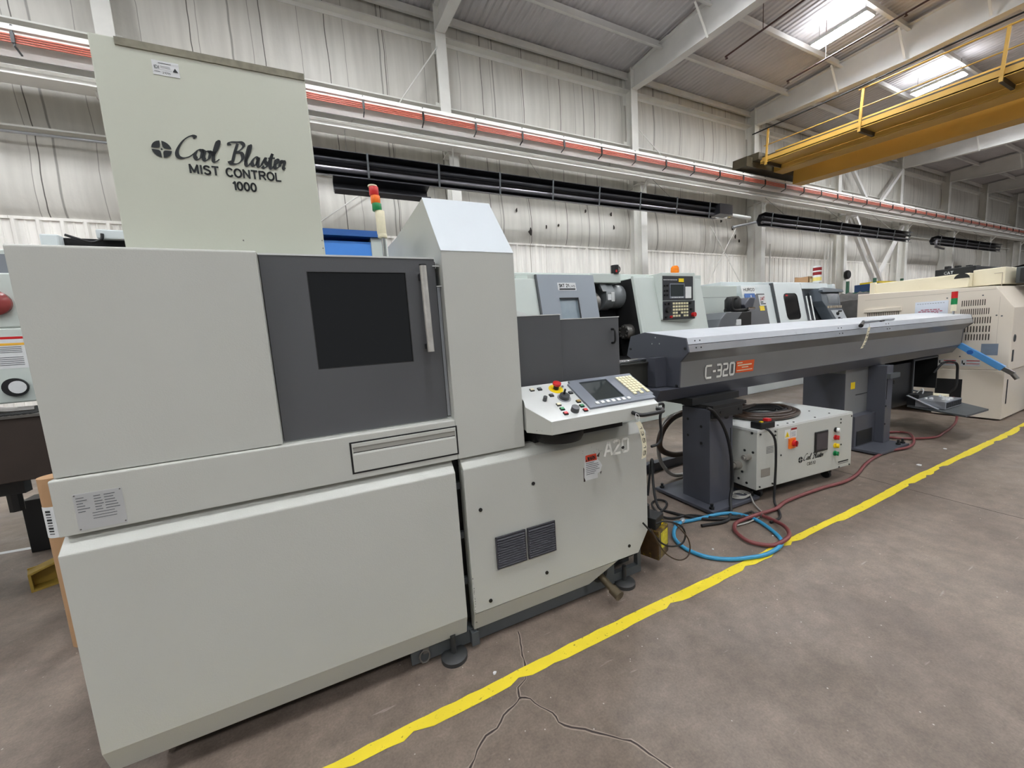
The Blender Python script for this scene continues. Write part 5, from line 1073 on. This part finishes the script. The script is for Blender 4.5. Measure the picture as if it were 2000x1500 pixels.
# chip conveyor in front of it
cv = thing('chip_conveyor', 'dark grey chip conveyor with curved hood and black motor behind the bar feeder', 'conveyor', (5.6, 4.0, 0.0))
P_ = [(0.02, 1.28), (0.07, 1.40), (0.16, 1.50), (0.27, 1.565), (0.66, 1.565), (0.80, 1.75), (1.05, 1.75), (1.05, 1.2), (0.3, 1.1)]
MB().prism([(0.02, 1.10), (0.04, 1.32), (0.12, 1.46), (0.26, 1.565), (0.66, 1.555), (0.55, 1.45), (0.46, 1.32), (0.44, 1.10)], 'y', 0.05, 0.6).build('curved_hood', mat('conveyor_grey', (98, 102, 106), 0.4, var=0.05), cv, 0.01)
MB().prism([(0.44, 1.10), (0.46, 1.32), (0.55, 1.45), (0.68, 1.56), (0.95, 1.56), (0.95, 1.10)], 'y', 0.08, 0.58).build('head', BK, cv, 0.01)
B('trunk', FD, cv, (0.1, 0.9, 0.10, 0.55, 0.14, 1.12)); B('white_label', PAPER, cv, (0.50, 0.63, 0.045, 0.08, 1.34, 1.44), bevel=0.01)
mt = MB().lathe([(0, 0), (0.11, 0), (0.125, 0.02), (0.125, 0.20), (0.09, 0.25), (0, 0.25)], (0.78, 0.3, 1.58), 20).build('motor', BK, cv)
mb = MB(); mb.prism([(0.95, 1.55), (1.12, 1.62), (1.18, 1.80), (1.02, 1.80), (0.88, 1.68)], 'y', 0.16, 0.44).build('gearbox', FD, cv, 0.015)
MB().tube(cr_spline([(0.72, 0.2, 1.80), (0.55, 0.15, 1.78), (0.52, 0.15, 1.66), (0.62, 0.15, 1.59), (0.98, 0.15, 1.60)], 6), 0.026, 10).build('flexible_conduit', BKR, cv)
MB().tube([(0.30 + 0.03 * math.cos(a), 0.1, 1.59 + 0.03 * math.sin(a)) for a in [i * PI / 5 for i in range(10)]], 0.007, 6, True).build('lifting_eye', BK, cv)
MB().cyl((0.90, 0.12, 1.61), (1.08, 0.12, 1.61), 0.02, 10).build('shaft', CHR, cv)

# second white lathe
HYZ = lambda z: 4.7 + 0.2 * (z - 2.1)
HPM = lambda x, z, lift=0.0: (lambda a, b, h: Vector((x + a, HYZ(z + b) - lift - h, z + b)))
hs = lambda mb: slant(mb, 4.7, 2.1, 0.2)
G = thing('white_lathe', 'pale white CNC lathe with rounded black door window, behind the feeder', 'machine', (0, 0, 0))
mb = MB(); mb.box(7.0, 10.45, 4.95, 6.3, 0.15, 2.18); mb.build('rear_housing', HURW, G, 0.01)
mb = MB(); mb.prism([(4.50, 1.0), (4.42, 1.0), (4.55, 0.0), (5.0, 0.0), (5.0, 1.0)], 'x', 7.0, 10.4); mb.build('base', HURW, G, 0.01)
hs(MB().box(7.19, 8.12, 0.0, 0.3, 1.0, 2.08)).build('left_cover', HURW, G, 0.01)
mb = hs(MB().box(8.14, 9.06, -0.05, 0.02, 1.0, 2.12)); hd_ = mb.build('sliding_door', HURW, G, 0.01)
def rrect(x0, x1, z0, z1, r, n=5):
    P = []
    for cx, cz, a in ((x1 - r, z1 - r, 0), (x0 + r, z1 - r, 90), (x0 + r, z0 + r, 180), (x1 - r, z0 + r, 270)):
        for i in range(n + 1): t = rad(a + 90 * i / n); P.append((cx + r * math.cos(t), cz + r * math.sin(t)))
    return P
poly('door_window', hd_, GLASS, HPM(0, 0, 0.054), [rrect(8.40, 8.86, 1.385, 1.90, 0.08)])
mb = MB(); pts = [HPM(0, 0, 0.056)(a, b, 0) for a, b in rrect(8.40, 8.86, 1.385, 1.90, 0.08)]; mb.tube(pts, 0.008, 6, True).build('window_seal', BKR, hd_)
B('window_sticker', RED, hd_, (8.46, 8.53, HYZ(1.86) - .062, HYZ(1.86) - .056, 1.85, 1.88))
hs(MB().box(8.12, 8.14, -0.05, 0.02, 1.0, 2.12)).build('door_gap', FRM, hd_)
mb = MB()
for q in (0.0, 0.05): mb.tube(cr_spline([HPM(9.13 + q, z, 0.09 + q)(0, 0, 0) for z in (1.84, 1.80, 1.6, 1.4, 1.34)] + [HPM(9.22 + q, z, 0.09)(0, 0, 0) for z in (1.31,)], 4), 0.012, 8)
mb.build('hose_bundle', WH, hd_)
hs(MB().box(7.24, 7.86, -0.006, 0.0, 1.0, 1.915)).build('dark_panel', DG, G)
hs(MB().box(7.18, 7.60, -0.008, 0.0, 1.90, 2.055)).build('name_panel', WH, G)
text('lettering', 'HURCO', G, INK, lambda x, y, h: HPM(7.235, 1.962, .009)(x, y, h), 0.335, 0.062, bold=0.02)
hs(MB().box(7.24, 7.55, -0.012, -0.006, 1.81, 1.92)).build('blue_label', BLUED, G); poly('blue_label_mark', G, PAPER, HPM(7.38, 1.82, 0.0125), [[(0, 0), (0.1, 0), (0.1, 0.02), (0.06, 0.02), (0.06, 0.07), (0.03, 0.07), (0.03, 0.02), (0, 0.02)]])
lm = HPM(7.655, 1.68, 0.0065)
MB().add([lm(a, b, 0.002) for a, b in ((0, 0), (0.22, 0), (0.22, 0.21), (0, 0.21))], [(0, 1, 2, 3)]).build('dealer_sign', PAPER, G)
text('sign_lettering', 'LMT', G, DRED, lambda x, y, h: lm(x + .03, y + .10, h + .003), 0.16, 0.075, shear=0.35, bold=0.04)
bars('sign_print', G, INK, lm, [(0.03, 0.12, 0.06, 0.08), (0.03, 0.19, 0.025, 0.045)], 0.004)
hs(MB().box(7.635, 7.78, -0.010, -0.006, 1.585, 1.675)).build('yellow_label', YEL, G); hs(MB().box(7.60, 7.80, -0.010, -0.006, 1.27, 1.33)).build('rating_plate', BZ, G)
mb = hs(MB().box(9.07, 9.16, -0.02, 0.1, 1.0, 2.10).box(9.16, 10.20, -0.02, 0.1, 2.0, 2.12).box(10.30, 10.42, -0.06, 0.2, 1.0, 2.10)); mb.build('front_frame', HURW, G, 0.01)
hs(MB().box(9.16, 10.32, 0.12, 0.14, 1.0, 2.02)).build('inner_splash_panel', AL, G)
hs(MB().box(9.14, 10.35, -0.03, 0.0, 1.0, 1.30)).build('lower_front', HURW, G, 0.01)
mb = hs(MB().prism([(9.55, 1.98), (10.30, 1.94), (10.26, 1.62), (10.44, 1.28), (9.86, 1.28), (9.66, 1.60), (9.55, 1.72)], 'y', -0.16, 0.05)); pdn = tag(mb.build('control_pendant', mat('pendant_slate', (88, 96, 104), 0.4, var=0.04), G, 0.01), 'slate grey operator pendant')
mb = hs(MB().prism([(9.50, 1.95), (9.62, 2.0), (10.34, 1.96), (10.36, 1.90), (9.52, 1.90)], 'y', -0.22, -0.14)); mb.build('pendant_hood', mat('pendant_slate', (88, 96, 104)), pdn, 0.01)
poly('screen', pdn, mat('grey_screen', (92, 98, 104), 0.15, var=0.02), HPM(0, 0, 0.164), [[(9.78, 1.65), (10.20, 1.64), (10.20, 1.88), (9.76, 1.89)]])
poly('key_face', pdn, HB, HPM(0, 0, 0.164), [[(9.80, 1.52), (10.28, 1.52), (10.41, 1.29), (9.98, 1.29)]])
for i in range(7): x = 9.70 + i * 0.083; B('amber_key', mat('amber_key', (176, 164, 146), 0.5), pdn, (x, x + 0.06, HYZ(1.59) - .175, HYZ(1.59) - .160, 1.565, 1.615))
for x, z, r in ((10.02, 1.44, .035), (10.05, 1.345, .02), (10.10, 1.49, .015), (10.17, 1.49, .015), (10.12, 1.32, .02)): y = HYZ(z) - .165; MB().cyl((x, y, z), (x, y - .03, z), r, 12).build('knob', BK, pdn)
bx = thing('cardboard_box', 'small open cardboard box with a pale label on top of the white lathe', 'box', (10.30, 5.1, 2.18))
MB().box(0, 0.48, 0, 0.3, 0.0, 0.02).box(0, 0.01, 0, 0.3, 0, 0.16).box(0.47, 0.48, 0, 0.3, 0, 0.17).box(0, 0.48, 0, 0.01, 0, 0.16).box(0, 0.48, 0.29, 0.3, 0, 0.18).build('carton', CARD, bx); B('label', TAGP, bx, (0.05, 0.40, -0.003, 0, 0.03, 0.11))
for nm, a, b, m_ in (('beacon_base', 2.18, 2.22, WH), ('yellow_lens', 2.22, 2.30, mat('pale_yellow_lens', (240, 222, 130), 0.3)), ('white_ring', 2.30, 2.35, WH), ('dark_red_lens', 2.35, 2.42, DRED), ('upper_white_ring', 2.42, 2.45, WH), ('upper_red_lens', 2.45, 2.52, DRED), ('tower_cap', 2.52, 2.56, WH)): MB().cyl((10.56 - .12, 5.0, a), (10.56 - .12, 5.0, b), 0.085, 16).build(nm, m_, G)
tp = thing('tarp_heap', 'dark grey crumpled tarpaulin heap over black equipment between the white lathe and the cream machine', 'tarpaulin', (11.3, 4.4, 0))
mb = MB(); nx, ny = 24, 12; V = []; rr = random.Random(4)
for i in range(nx + 1):
    for j in range(ny + 1):
        x = -0.55 + 2.1 * i / nx; y = -0.55 + 1.0 * j / ny
        z = 1.78 + 0.10 * math.sin(x * 3.1 + y * 2) + 0.06 * math.sin(x * 9 + y * 5) + rr.uniform(-.03, .03) - (0.55 if j == 0 else (0.12 if j == 1 else 0)) - (0.5 if i in (0, nx) else 0)
        V.append((x, y, z))
mb.add(V, [(i * (ny + 1) + j, (i + 1) * (ny + 1) + j, (i + 1) * (ny + 1) + j + 1, i * (ny + 1) + j + 1) for i in range(nx) for j in range(ny)], True)
mb.build('cloth', mat('dark_tarp', (74, 72, 70), 0.8, var=0.25, vs=6), tp)
mb = MB(); mb.box(-0.5, 1.5, -0.40, 0.4, 0.0, 1.40).box(-0.4, 0.5, -0.5, -0.40, 1.0, 1.35); mb.build('black_equipment', BK, tp, 0.03)
for x in (-0.1, 0.5, 1.1): MB().lathe([(0, 0), (0.13, 0), (0.15, .05), (0.15, .3), (0, .35)], (x, -0.62, 1.1), 16, 'y').build('black_motor', BKR, tp)
sh = thing('storage_rack', 'green storage rack with yellow and dark goods behind the cream machine', 'rack', (16.2, 6.0, 0))
mb = MB()
for x in (-0.3, 1.6): mb.box(x, x + .07, 0, .07, 0, 2.5).box(x, x + .07, .7, .77, 0, 2.5)
for z in (0.6, 1.4, 2.05): mb.box(-0.3, 1.67, 0, .77, z, z + .06)
mb.build('frame', mat('rack_green', (60, 104, 84), 0.6), sh); B('dark_goods', NAVY, sh, (0.1, 1.5, 0.1, .7, 2.11, 2.36), (0, 1.4, .1, .7, 1.46, 1.9)); B('yellow_goods', YEL, sh, (0.2, 1.5, 0.1, .6, 2.36, 2.42)); B('white_goods', WH, sh, (0.5, 0.8, 0.02, .3, 2.11, 2.25))

# ================================================================ CREAM MACHINE (end face looks at us)
Q = thing('cream_machine', 'large warm cream machine with slotted end panel and paper sign at the right edge', 'machine', (7.29, 1.47, 0))
mb = MB()   # end profile in (y, z), front chamfered at the top
mb.prism([(0.0, 0.62), (0.0, 1.36), (0.155, 1.63), (1.48, 1.69), (1.48, 0.1), (0.6, 0.1), (0.6, 0.62)], 'x', 0.0, 1.8)
mb.build('housing', CREAM, Q, 0.006)
mb = MB(); mb.box(-0.01, 1.6, 0.025, 0.62, 0.02, 0.615); ft = mb.build('foot_box', CREAM, Q, 0.004)
B('front_slot', BK, ft, (0.10, 0.13, 0.022, 0.026, 0.20, 0.50)); B('side_opening', BK, ft, (-0.012, -0.008, 0.36, 0.60, 0.235, 0.49))
qp = plane_map((-0.0, 0, 0), (0, -1, 0), (0, 0, 1), (-1, 0, 0))
def qy(y): return -(y - 1.47)        # a world y as a coordinate on the end face
def slots(name, y0, y1, z0, z1, n):
    R = []
    for i in range(n):
        c = y0 + (y1 - y0) * (i + 0.5) / n; w = abs(y1 - y0) / n * 0.22; R.append((qy(c) - w, qy(c) + w, z0, z1))
    return bars(name, Q, mat('slot_dark', (66, 58, 48), 0.8), qp, R, 0.002)
slots('vent_slots', 1.895, 1.69, 1.41, 1.482, 11); slots('vent_slots', 1.90, 1.655, 1.30, 1.375, 14); slots('vent_slots', 1.90, 1.635, 1.19, 1.268, 13); slots('vent_slots', 1.86, 1.635, 1.085, 1.16, 9); slots('vent_slots', 1.845, 1.635, 0.985, 1.06, 9)
slots('louvre_slots', 2.83, 2.47, 1.335, 1.405, 18)
mb = MB(); mb.prism([(qy(2.86) * -1 , 1.41), (qy(2.45) * -1, 1.41), (qy(2.45) * -1, 1.465), (qy(2.86) * -1, 1.455)], 'x', -0.03, 0.0); mb.build('louvre_hood', CREAM, Q, 0.004)
bars('panel_seam', Q, mat('seam_taupe', (176, 166, 150), 0.7), qp, [(qy(2.86), qy(1.62), 1.59, 1.594), (qy(1.585), qy(1.583), 0.8, 1.5)], 0.001)
sg_ = MB().box(-0.004, 0, 0.535, 0.845, 1.24, 1.505).build('paper_sign', mat('sign_paper', (226, 232, 242), 0.6, var=0.01), Q)
sgp = plane_map((-0.0045, 0.845, 1.24), (0, -1, 0), (0, 0, 1), (-1, 0, 0)); R_ = []; rr = random.Random(8)
for z, a_, b_ in ((0.150, 0.06, 0.235), (0.128, 0.035, 0.26), (0.106, 0.065, 0.225)):
    x = a_
    while x < b_: w_ = rr.uniform(0.02, 0.045); R_.append((x, min(x + w_, b_), z, z + 0.011)); x += w_ + 0.007
bars('illegible_red_print', sg_, mat('faded_red_print', (176, 70, 96), 0.6), sgp, R_)
bars('binding_line', sg_, GINK, sgp, [(0.02 + i * 0.024, 0.035 + i * 0.024, 0.235, 0.240) for i in range(11)])
bars('grey_notice', Q, mat('notice_grey', (124, 136, 150), 0.6, var=0.05, vs=20), qp, [(qy(1.70), qy(1.565), 0.80, 0.94)], 0.002)
for y0 in (2.06, 1.86):
    bars('warning_strip', Q, PAPER, qp, [(qy(y0), qy(y0 - 0.165), 0.66, 0.745)], 0.002)
    bars('red_rules', Q, RED, qp, [(qy(y0 - 0.05), qy(y0 - 0.16), 0.722, 0.732), (qy(y0 - 0.05), qy(y0 - 0.16), 0.688, 0.695)], 0.003)
    bars('pictogram', Q, INK, qp, [(qy(y0 - .01), qy(y0 - 0.02), 0.69, 0.73), (qy(y0 - 0.022), qy(y0 - 0.038), 0.675, 0.700)], 0.003)
for y, z in ((1.60, 1.28), (1.87, 0.78), (2.02, 1.53), (1.72, 1.53), (1.56, 1.27)): MB().cyl((-0.003, y - 1.47, z), (0, y - 1.47, z), 0.008, 8).build('bolt_head', FRM, Q)
B('chamfer_label', STEEL, Q, (0.03, 0.16, 0.118, 0.12, 1.55, 1.56)); B('front_recess', BK, Q, (0.06, 0.12, -0.002, 0.0, 0.72, 0.86)); 
mb = MB(); mb.tube([(0.09 + .025 * math.cos(a), -0.004, 1.0 + .04 * math.sin(a)) for a in [i * PI / 6 for i in range(12)]], 0.006, 6, True).build('pull_ring', FRM, Q)
R2 = thing('cream_cabinet', 'taller cream cabinet row behind the slotted cream machine', 'machine', (7.65, 0, 0))
mb = MB(); mb.box(0, 1.4, 1.93, 2.95, 1.66, 1.84).box(0.1, 1.4, 1.66, 1.93, 1.66, 1.87); mb.build('cabinet', CREAM2, R2, 0.008)
B('corner_post', CREAM2, R2, (-0.03, 0.03, 2.88, 2.94, 1.66, 1.86)); MB().lathe([(0, 0), (0.07, 0), (0.07, 0.01), (0, 0.01)], (-0.008, 2.0, 1.775), 20, 'x').build('round_hole', BK, R2); B('front_step', CREAM2, R2, (-0.05, -0.01, 1.93, 2.30, 1.66, 1.778))
B('cover_seam', mat('seam_taupe', (176, 166, 150), 0.7), R2, (0.096, 0.1, 1.68, 1.685, 1.62, 1.80), (0.096, 0.1, 1.68, 1.75, 1.80, 1.805))
R3 = thing('electrical_rack', 'grey and black instrument rack beyond the cream cabinet at the right edge', 'rack', (7.95, 1.0, 0.8))
MB().box(0, 1.1, 0.0, 0.62, 0.86, 1.06).build('cabinet', FRM, R3, 0.01); 
for y in (0.05, 0.28, 0.45): B('instrument', BK if y != .28 else STEEL, R3, (-0.03, 0.0, y, y + 0.13, 0.88, 1.04))
ct = thing('black_machine', 'black machine with small white letters beyond the cream cabinets', 'machine', (9.6, 2.35, 0))
MB().box(0, 1.2, 0.02, 0.48, 1.2, 2.06).build('body', BK, ct, 0.01); B('stand', BK, ct, (0.1, 1.1, 0.1, 0.4, 0.0, 1.2))
text('lettering', 'CAT', ct, WH, plane_map((-0.002, 0.37, 1.965), (0, -1, 0), (0, 0, 1), (-1, 0, 0)), 0.11, 0.05, bold=0.03)
rr = random.Random(2)
for k in range(8): x, y = rr.uniform(0, 1), rr.uniform(0.05, 0.4); B('cable_clamp', BKR, ct, (x, x + .12, y, y + .05, 2.06, 2.06 + rr.uniform(.02, .06)))
cl = thing('black_canopy', 'black fabric canopy hanging over machines at the right edge', 'cover', (9.2, 1.2, 0))
mb = MB(); V = []; nx, ny = 6, 14
for i in range(nx + 1):
    for j in range(ny + 1): x = 1.2 * i / nx; t = j / ny; V.append((x, -0.3 + 1.28 * t, 1.93 + 0.12 * math.sin(PI * (1 - t) ** 1.5 * 0.9) - 0.03 * t))
mb.add(V, [(i * (ny + 1) + j, (i + 1) * (ny + 1) + j, (i + 1) * (ny + 1) + j + 1, i * (ny + 1) + j + 1) for i in range(nx) for j in range(ny)], True)
mb.add([(a, b, c - 0.05) for a, b, c in V], [(i * (ny + 1) + j, i * (ny + 1) + j + 1, (i + 1) * (ny + 1) + j + 1, (i + 1) * (ny + 1) + j) for i in range(nx) for j in range(ny)], True)
mb.build('fabric', mat('navy_black_fabric', (26, 28, 38), 0.7), cl); MB().cyl((0.1, 0.9, 0), (0.1, 0.9, 1.88), 0.03, 8).cyl((1.1, -0.2, 0), (1.1, -0.2, 1.9), 0.03, 8).build('pole', BK, cl)
hz = thing('engine_hoist', 'sky blue hoist boom slanting in front of the cream machine with steel hook end', 'hoist', (7.13, 1.8, 0))
mb = MB(); mb.bar((0, 0.20, 1.06), (0, -0.32, 0.66), 0.055, 0.062).build('boom', mat('hoist_blue', (84, 152, 212), 0.4, var=0.06, vs=8), hz)
MB().bar((-0.002, -0.30, 0.675), (-0.002, -0.40, 0.60), 0.04, 0.045).cyl((0, -0.38, 0.62), (0, -0.43, 0.54), 0.022, 10).build('hook_end', STEEL, hz)
MB().cyl((-0.04, -0.06, 0.85), (0.04, -0.06, 0.85), 0.028, 10).build('pin', BLUED, hz); MB().bar((0, 0.0, 0.88), (0, -0.28, 0.655), 0.02, 0.02).build('ram', BLUED, hz)
nb_ = thing('navy_machine', 'navy blue machine base half hidden at the right edge behind the cream foot box', 'machine base', (8.2, 1.0, 0))
MB().box(0, 1.4, -1.0, 0.46, 0.0, 0.22).box(0.1, 1.2, -0.4, 0.40, 0.22, 0.55).prism([(0.30, 0.22), (0.40, 0.22), (0.45, 0.62), (-0.6, 0.58)], 'x', 0.2, 0.9).build('base', NAVY, nb_, 0.01)

# ================================================================ BEHIND AND LEFT OF THE FRONT MACHINE
U = thing('blue_topped_machine', 'machine with a bright blue slanted hood seen between mist collector and front machine', 'machine', (0, 4.3, 0))
mb = MB(); mb.prism([(0.0, 2.20), (0.02, 2.46), (0.35, 2.49), (1.2, 2.49), (1.2, 2.2)], 'x', -0.6, 0.60); mb.build('blue_hood', BLUE, U, 0.005)
B('blue_ledge', BLUED, U, (-0.6, 0.70, -0.03, 1.25, 2.50, 2.56)); B('white_body', LATH, U, (-0.65, 0.74, 0.02, 1.25, 0.0, 2.46), (0.58, 0.74, 0.0, 1.25, 2.2, 2.50), bevel=.006)
V_ = thing('white_open_machine', 'white machine with a dark open top left of the mist collector', 'machine', (-1.7, 4.0, 0))
mb = MB(); mb.box(0.0, 0.10, 0.0, 0.95, 0.0, 2.335).box(0.30, 0.95, 0.0, 0.05, 2.315, 2.385).box(0.0, 1.0, 0.9, 1.0, 0.1, 2.2).box(0.0, 1.0, 0.0, 0.1, 0.1, 1.2); mb.build('housing', HURW, V_, 0.01)
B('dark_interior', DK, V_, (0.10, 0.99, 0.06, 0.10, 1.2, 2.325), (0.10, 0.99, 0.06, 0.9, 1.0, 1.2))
mb = MB(); mb.tube(cr_spline([(0.14, -0.01, 2.33), (0.22, -0.01, 2.30), (0.28, -0.01, 2.285), (0.33, -0.01, 2.31), (0.34, -0.01, 2.35)], 5), 0.010, 6).build('cable_track', BK, V_)
E1 = thing('grey_edge_machine', 'pale grey machine at the left edge with red lamp, warning labels and round gauge', 'machine', (-1.75, 3.6, 0))
mb = MB(); mb.box(-3.2, 0.10, 0.0, 0.35, 1.18, 1.655).box(-1.6, 0.12, 0.0, 0.35, 1.655, 1.995).box(-1.6, 0.1, 0.1, 0.35, 1.995, 2.16); mb.build('housing', LATH, E1, 0.01)
B('grey_window', mat('window_grey', (128, 132, 138), 0.3), E1, (-1.6, 0.14, 0.085, 0.1, 1.995, 2.125))
rl_ = MB().lathe([(0, 0), (0.075, 0), (0.08, -0.03), (0.05, -0.055), (0, -0.065)], (-0.03, 0.0, 1.81), 24, 'y').build('red_lamp', mat('dusty_red_lamp', (140, 60, 58), 0.25, var=0.12, vs=20), E1)
epm = plane_map((-0.09, -0.0005, 1.40), (1, 0, 0), (0, 0, 1), (0, -1, 0))
plate(epm, 0.15, 0.20).build('warning_label', PAPER, E1); bars('label_print', E1, GINK, epm, [(0.02, 0.13, .02 + i * .012, .024 + i * .012) for i in range(5)] + [(0.02, 0.13, .10 + i * .011, .104 + i * .011) for i in range(4)], .0016)
bars('red_header', E1, RED, epm, [(0.0, 0.15, 0.185, 0.2)], 0.0018); bars('yellow_header', E1, mat('amber_header', (236, 180, 60), 0.5), epm, [(0.0, 0.15, 0.145, 0.16)], 0.0018)
ga = MB().cyl((-0.02, -0.004, 1.28), (-0.02, -0.02, 1.28), 0.058, 24).build('gauge', BK, E1); MB().cyl((-0.005, -0.02, 1.28), (-0.005, -0.024, 1.28), 0.04, 24).build('gauge_dial', PAPER, ga)
B('stand', LATH, E1, (-3.2, -2.2, 0.05, 0.35, 0.0, 1.18))
bn = thing('steel_bench', 'dark brown steel bench at the left edge beside the front machine', 'bench', (-1.42, 3.0, 0))
MB().box(-2.4, 0.20, 0.0, 0.55, 0.79, 1.135).build('apron', BROWN, bn, 0.004); B('ribbed_top', STEEL, bn, (-2.4, 0.22, -0.01, 0.56, 1.135, 1.15))
mb = MB()
for k in range(30): mb.box(-0.7 + k * 0.023, -0.69 + k * 0.023, 0.0, 0.55, 1.15, 1.156)
mb.build('top_ribs', BK, bn); MB().box(-0.30, -0.16, 0.10, 0.16, 0.70, 0.79).cyl((-0.22, .13, .60), (-0.22, .13, .72), 0.03, 8).build('bracket', BK, bn)
for x in (-2.2, 0.06): B('leg', BK, bn, (x, x + 0.10, 0.30, 0.42, 0.0, 0.79))
mb = MB(); mb.tube(cr_spline([(-0.45, .2, 1.17), (-0.32, .22, 1.18), (-0.2, .18, 1.165), (-0.1, .2, 1.16)], 4), 0.02, 8).build('tool', STEEL, bn)
kb_ = thing('black_box_column', 'short black steel box post on the floor beyond the bench, left of the cardboard tube', 'column', (-2.14, 4.12, 0))
MB().box(0, 0.20, 0, 0.16, 0.0, 0.41).build('box', BK, kb_, 0.004)
tb_ = thing('cardboard_tube', 'brown cardboard tube with a white shipping label behind the left end of the front machine', 'tube', (-1.225, 2.62, 0))
MB().cyl((0, 0, 0.0), (0, 0, 0.872), 0.062, 28).build('tube', CARD, tb_)
mb = MB(); V = []
for i in range(9):
    a = rad(-150 + i * 14); V += [(0.0632 * math.cos(a), 0.0632 * math.sin(a), 0.58), (0.0632 * math.cos(a), 0.0632 * math.sin(a), 0.735)]
mb.add(V, [(2 * i, 2 * i + 2, 2 * i + 3, 2 * i + 1) for i in range(8)]).build('shipping_label', PAPER, tb_)
mb = MB()
for i in range(9):
    z = 0.60 + i * 0.014; a = rad(-125); mb.bar((0.0636 * math.cos(a), 0.0636 * math.sin(a), z), (0.0636 * math.cos(a + .35), 0.0636 * math.sin(a + .35), z), 0.001, 0.004 + 0.003 * (i % 3))
mb.build('barcode', INK, tb_)
yb = thing('yellow_steel_bracket', 'yellow painted steel channel end lying on the floor at the left', 'bracket', (-1.79, 3.37, 0), rad(25))
MB().prism([(0, 0), (0, 0.12), (0.12, 0.15), (0.3, 0.15), (0.3, 0.14), (0.12, 0.14), (0.012, 0.11), (0.012, 0.0)], 'y', 0, 0.10).box(0, 0.3, 0.09, 0.10, 0, 0.13).box(0, 0.3, 0, 0.1, 0, 0.01).build('channel', mat('dull_yellow', (170, 142, 62), 0.6, var=0.15, vs=10), yb)
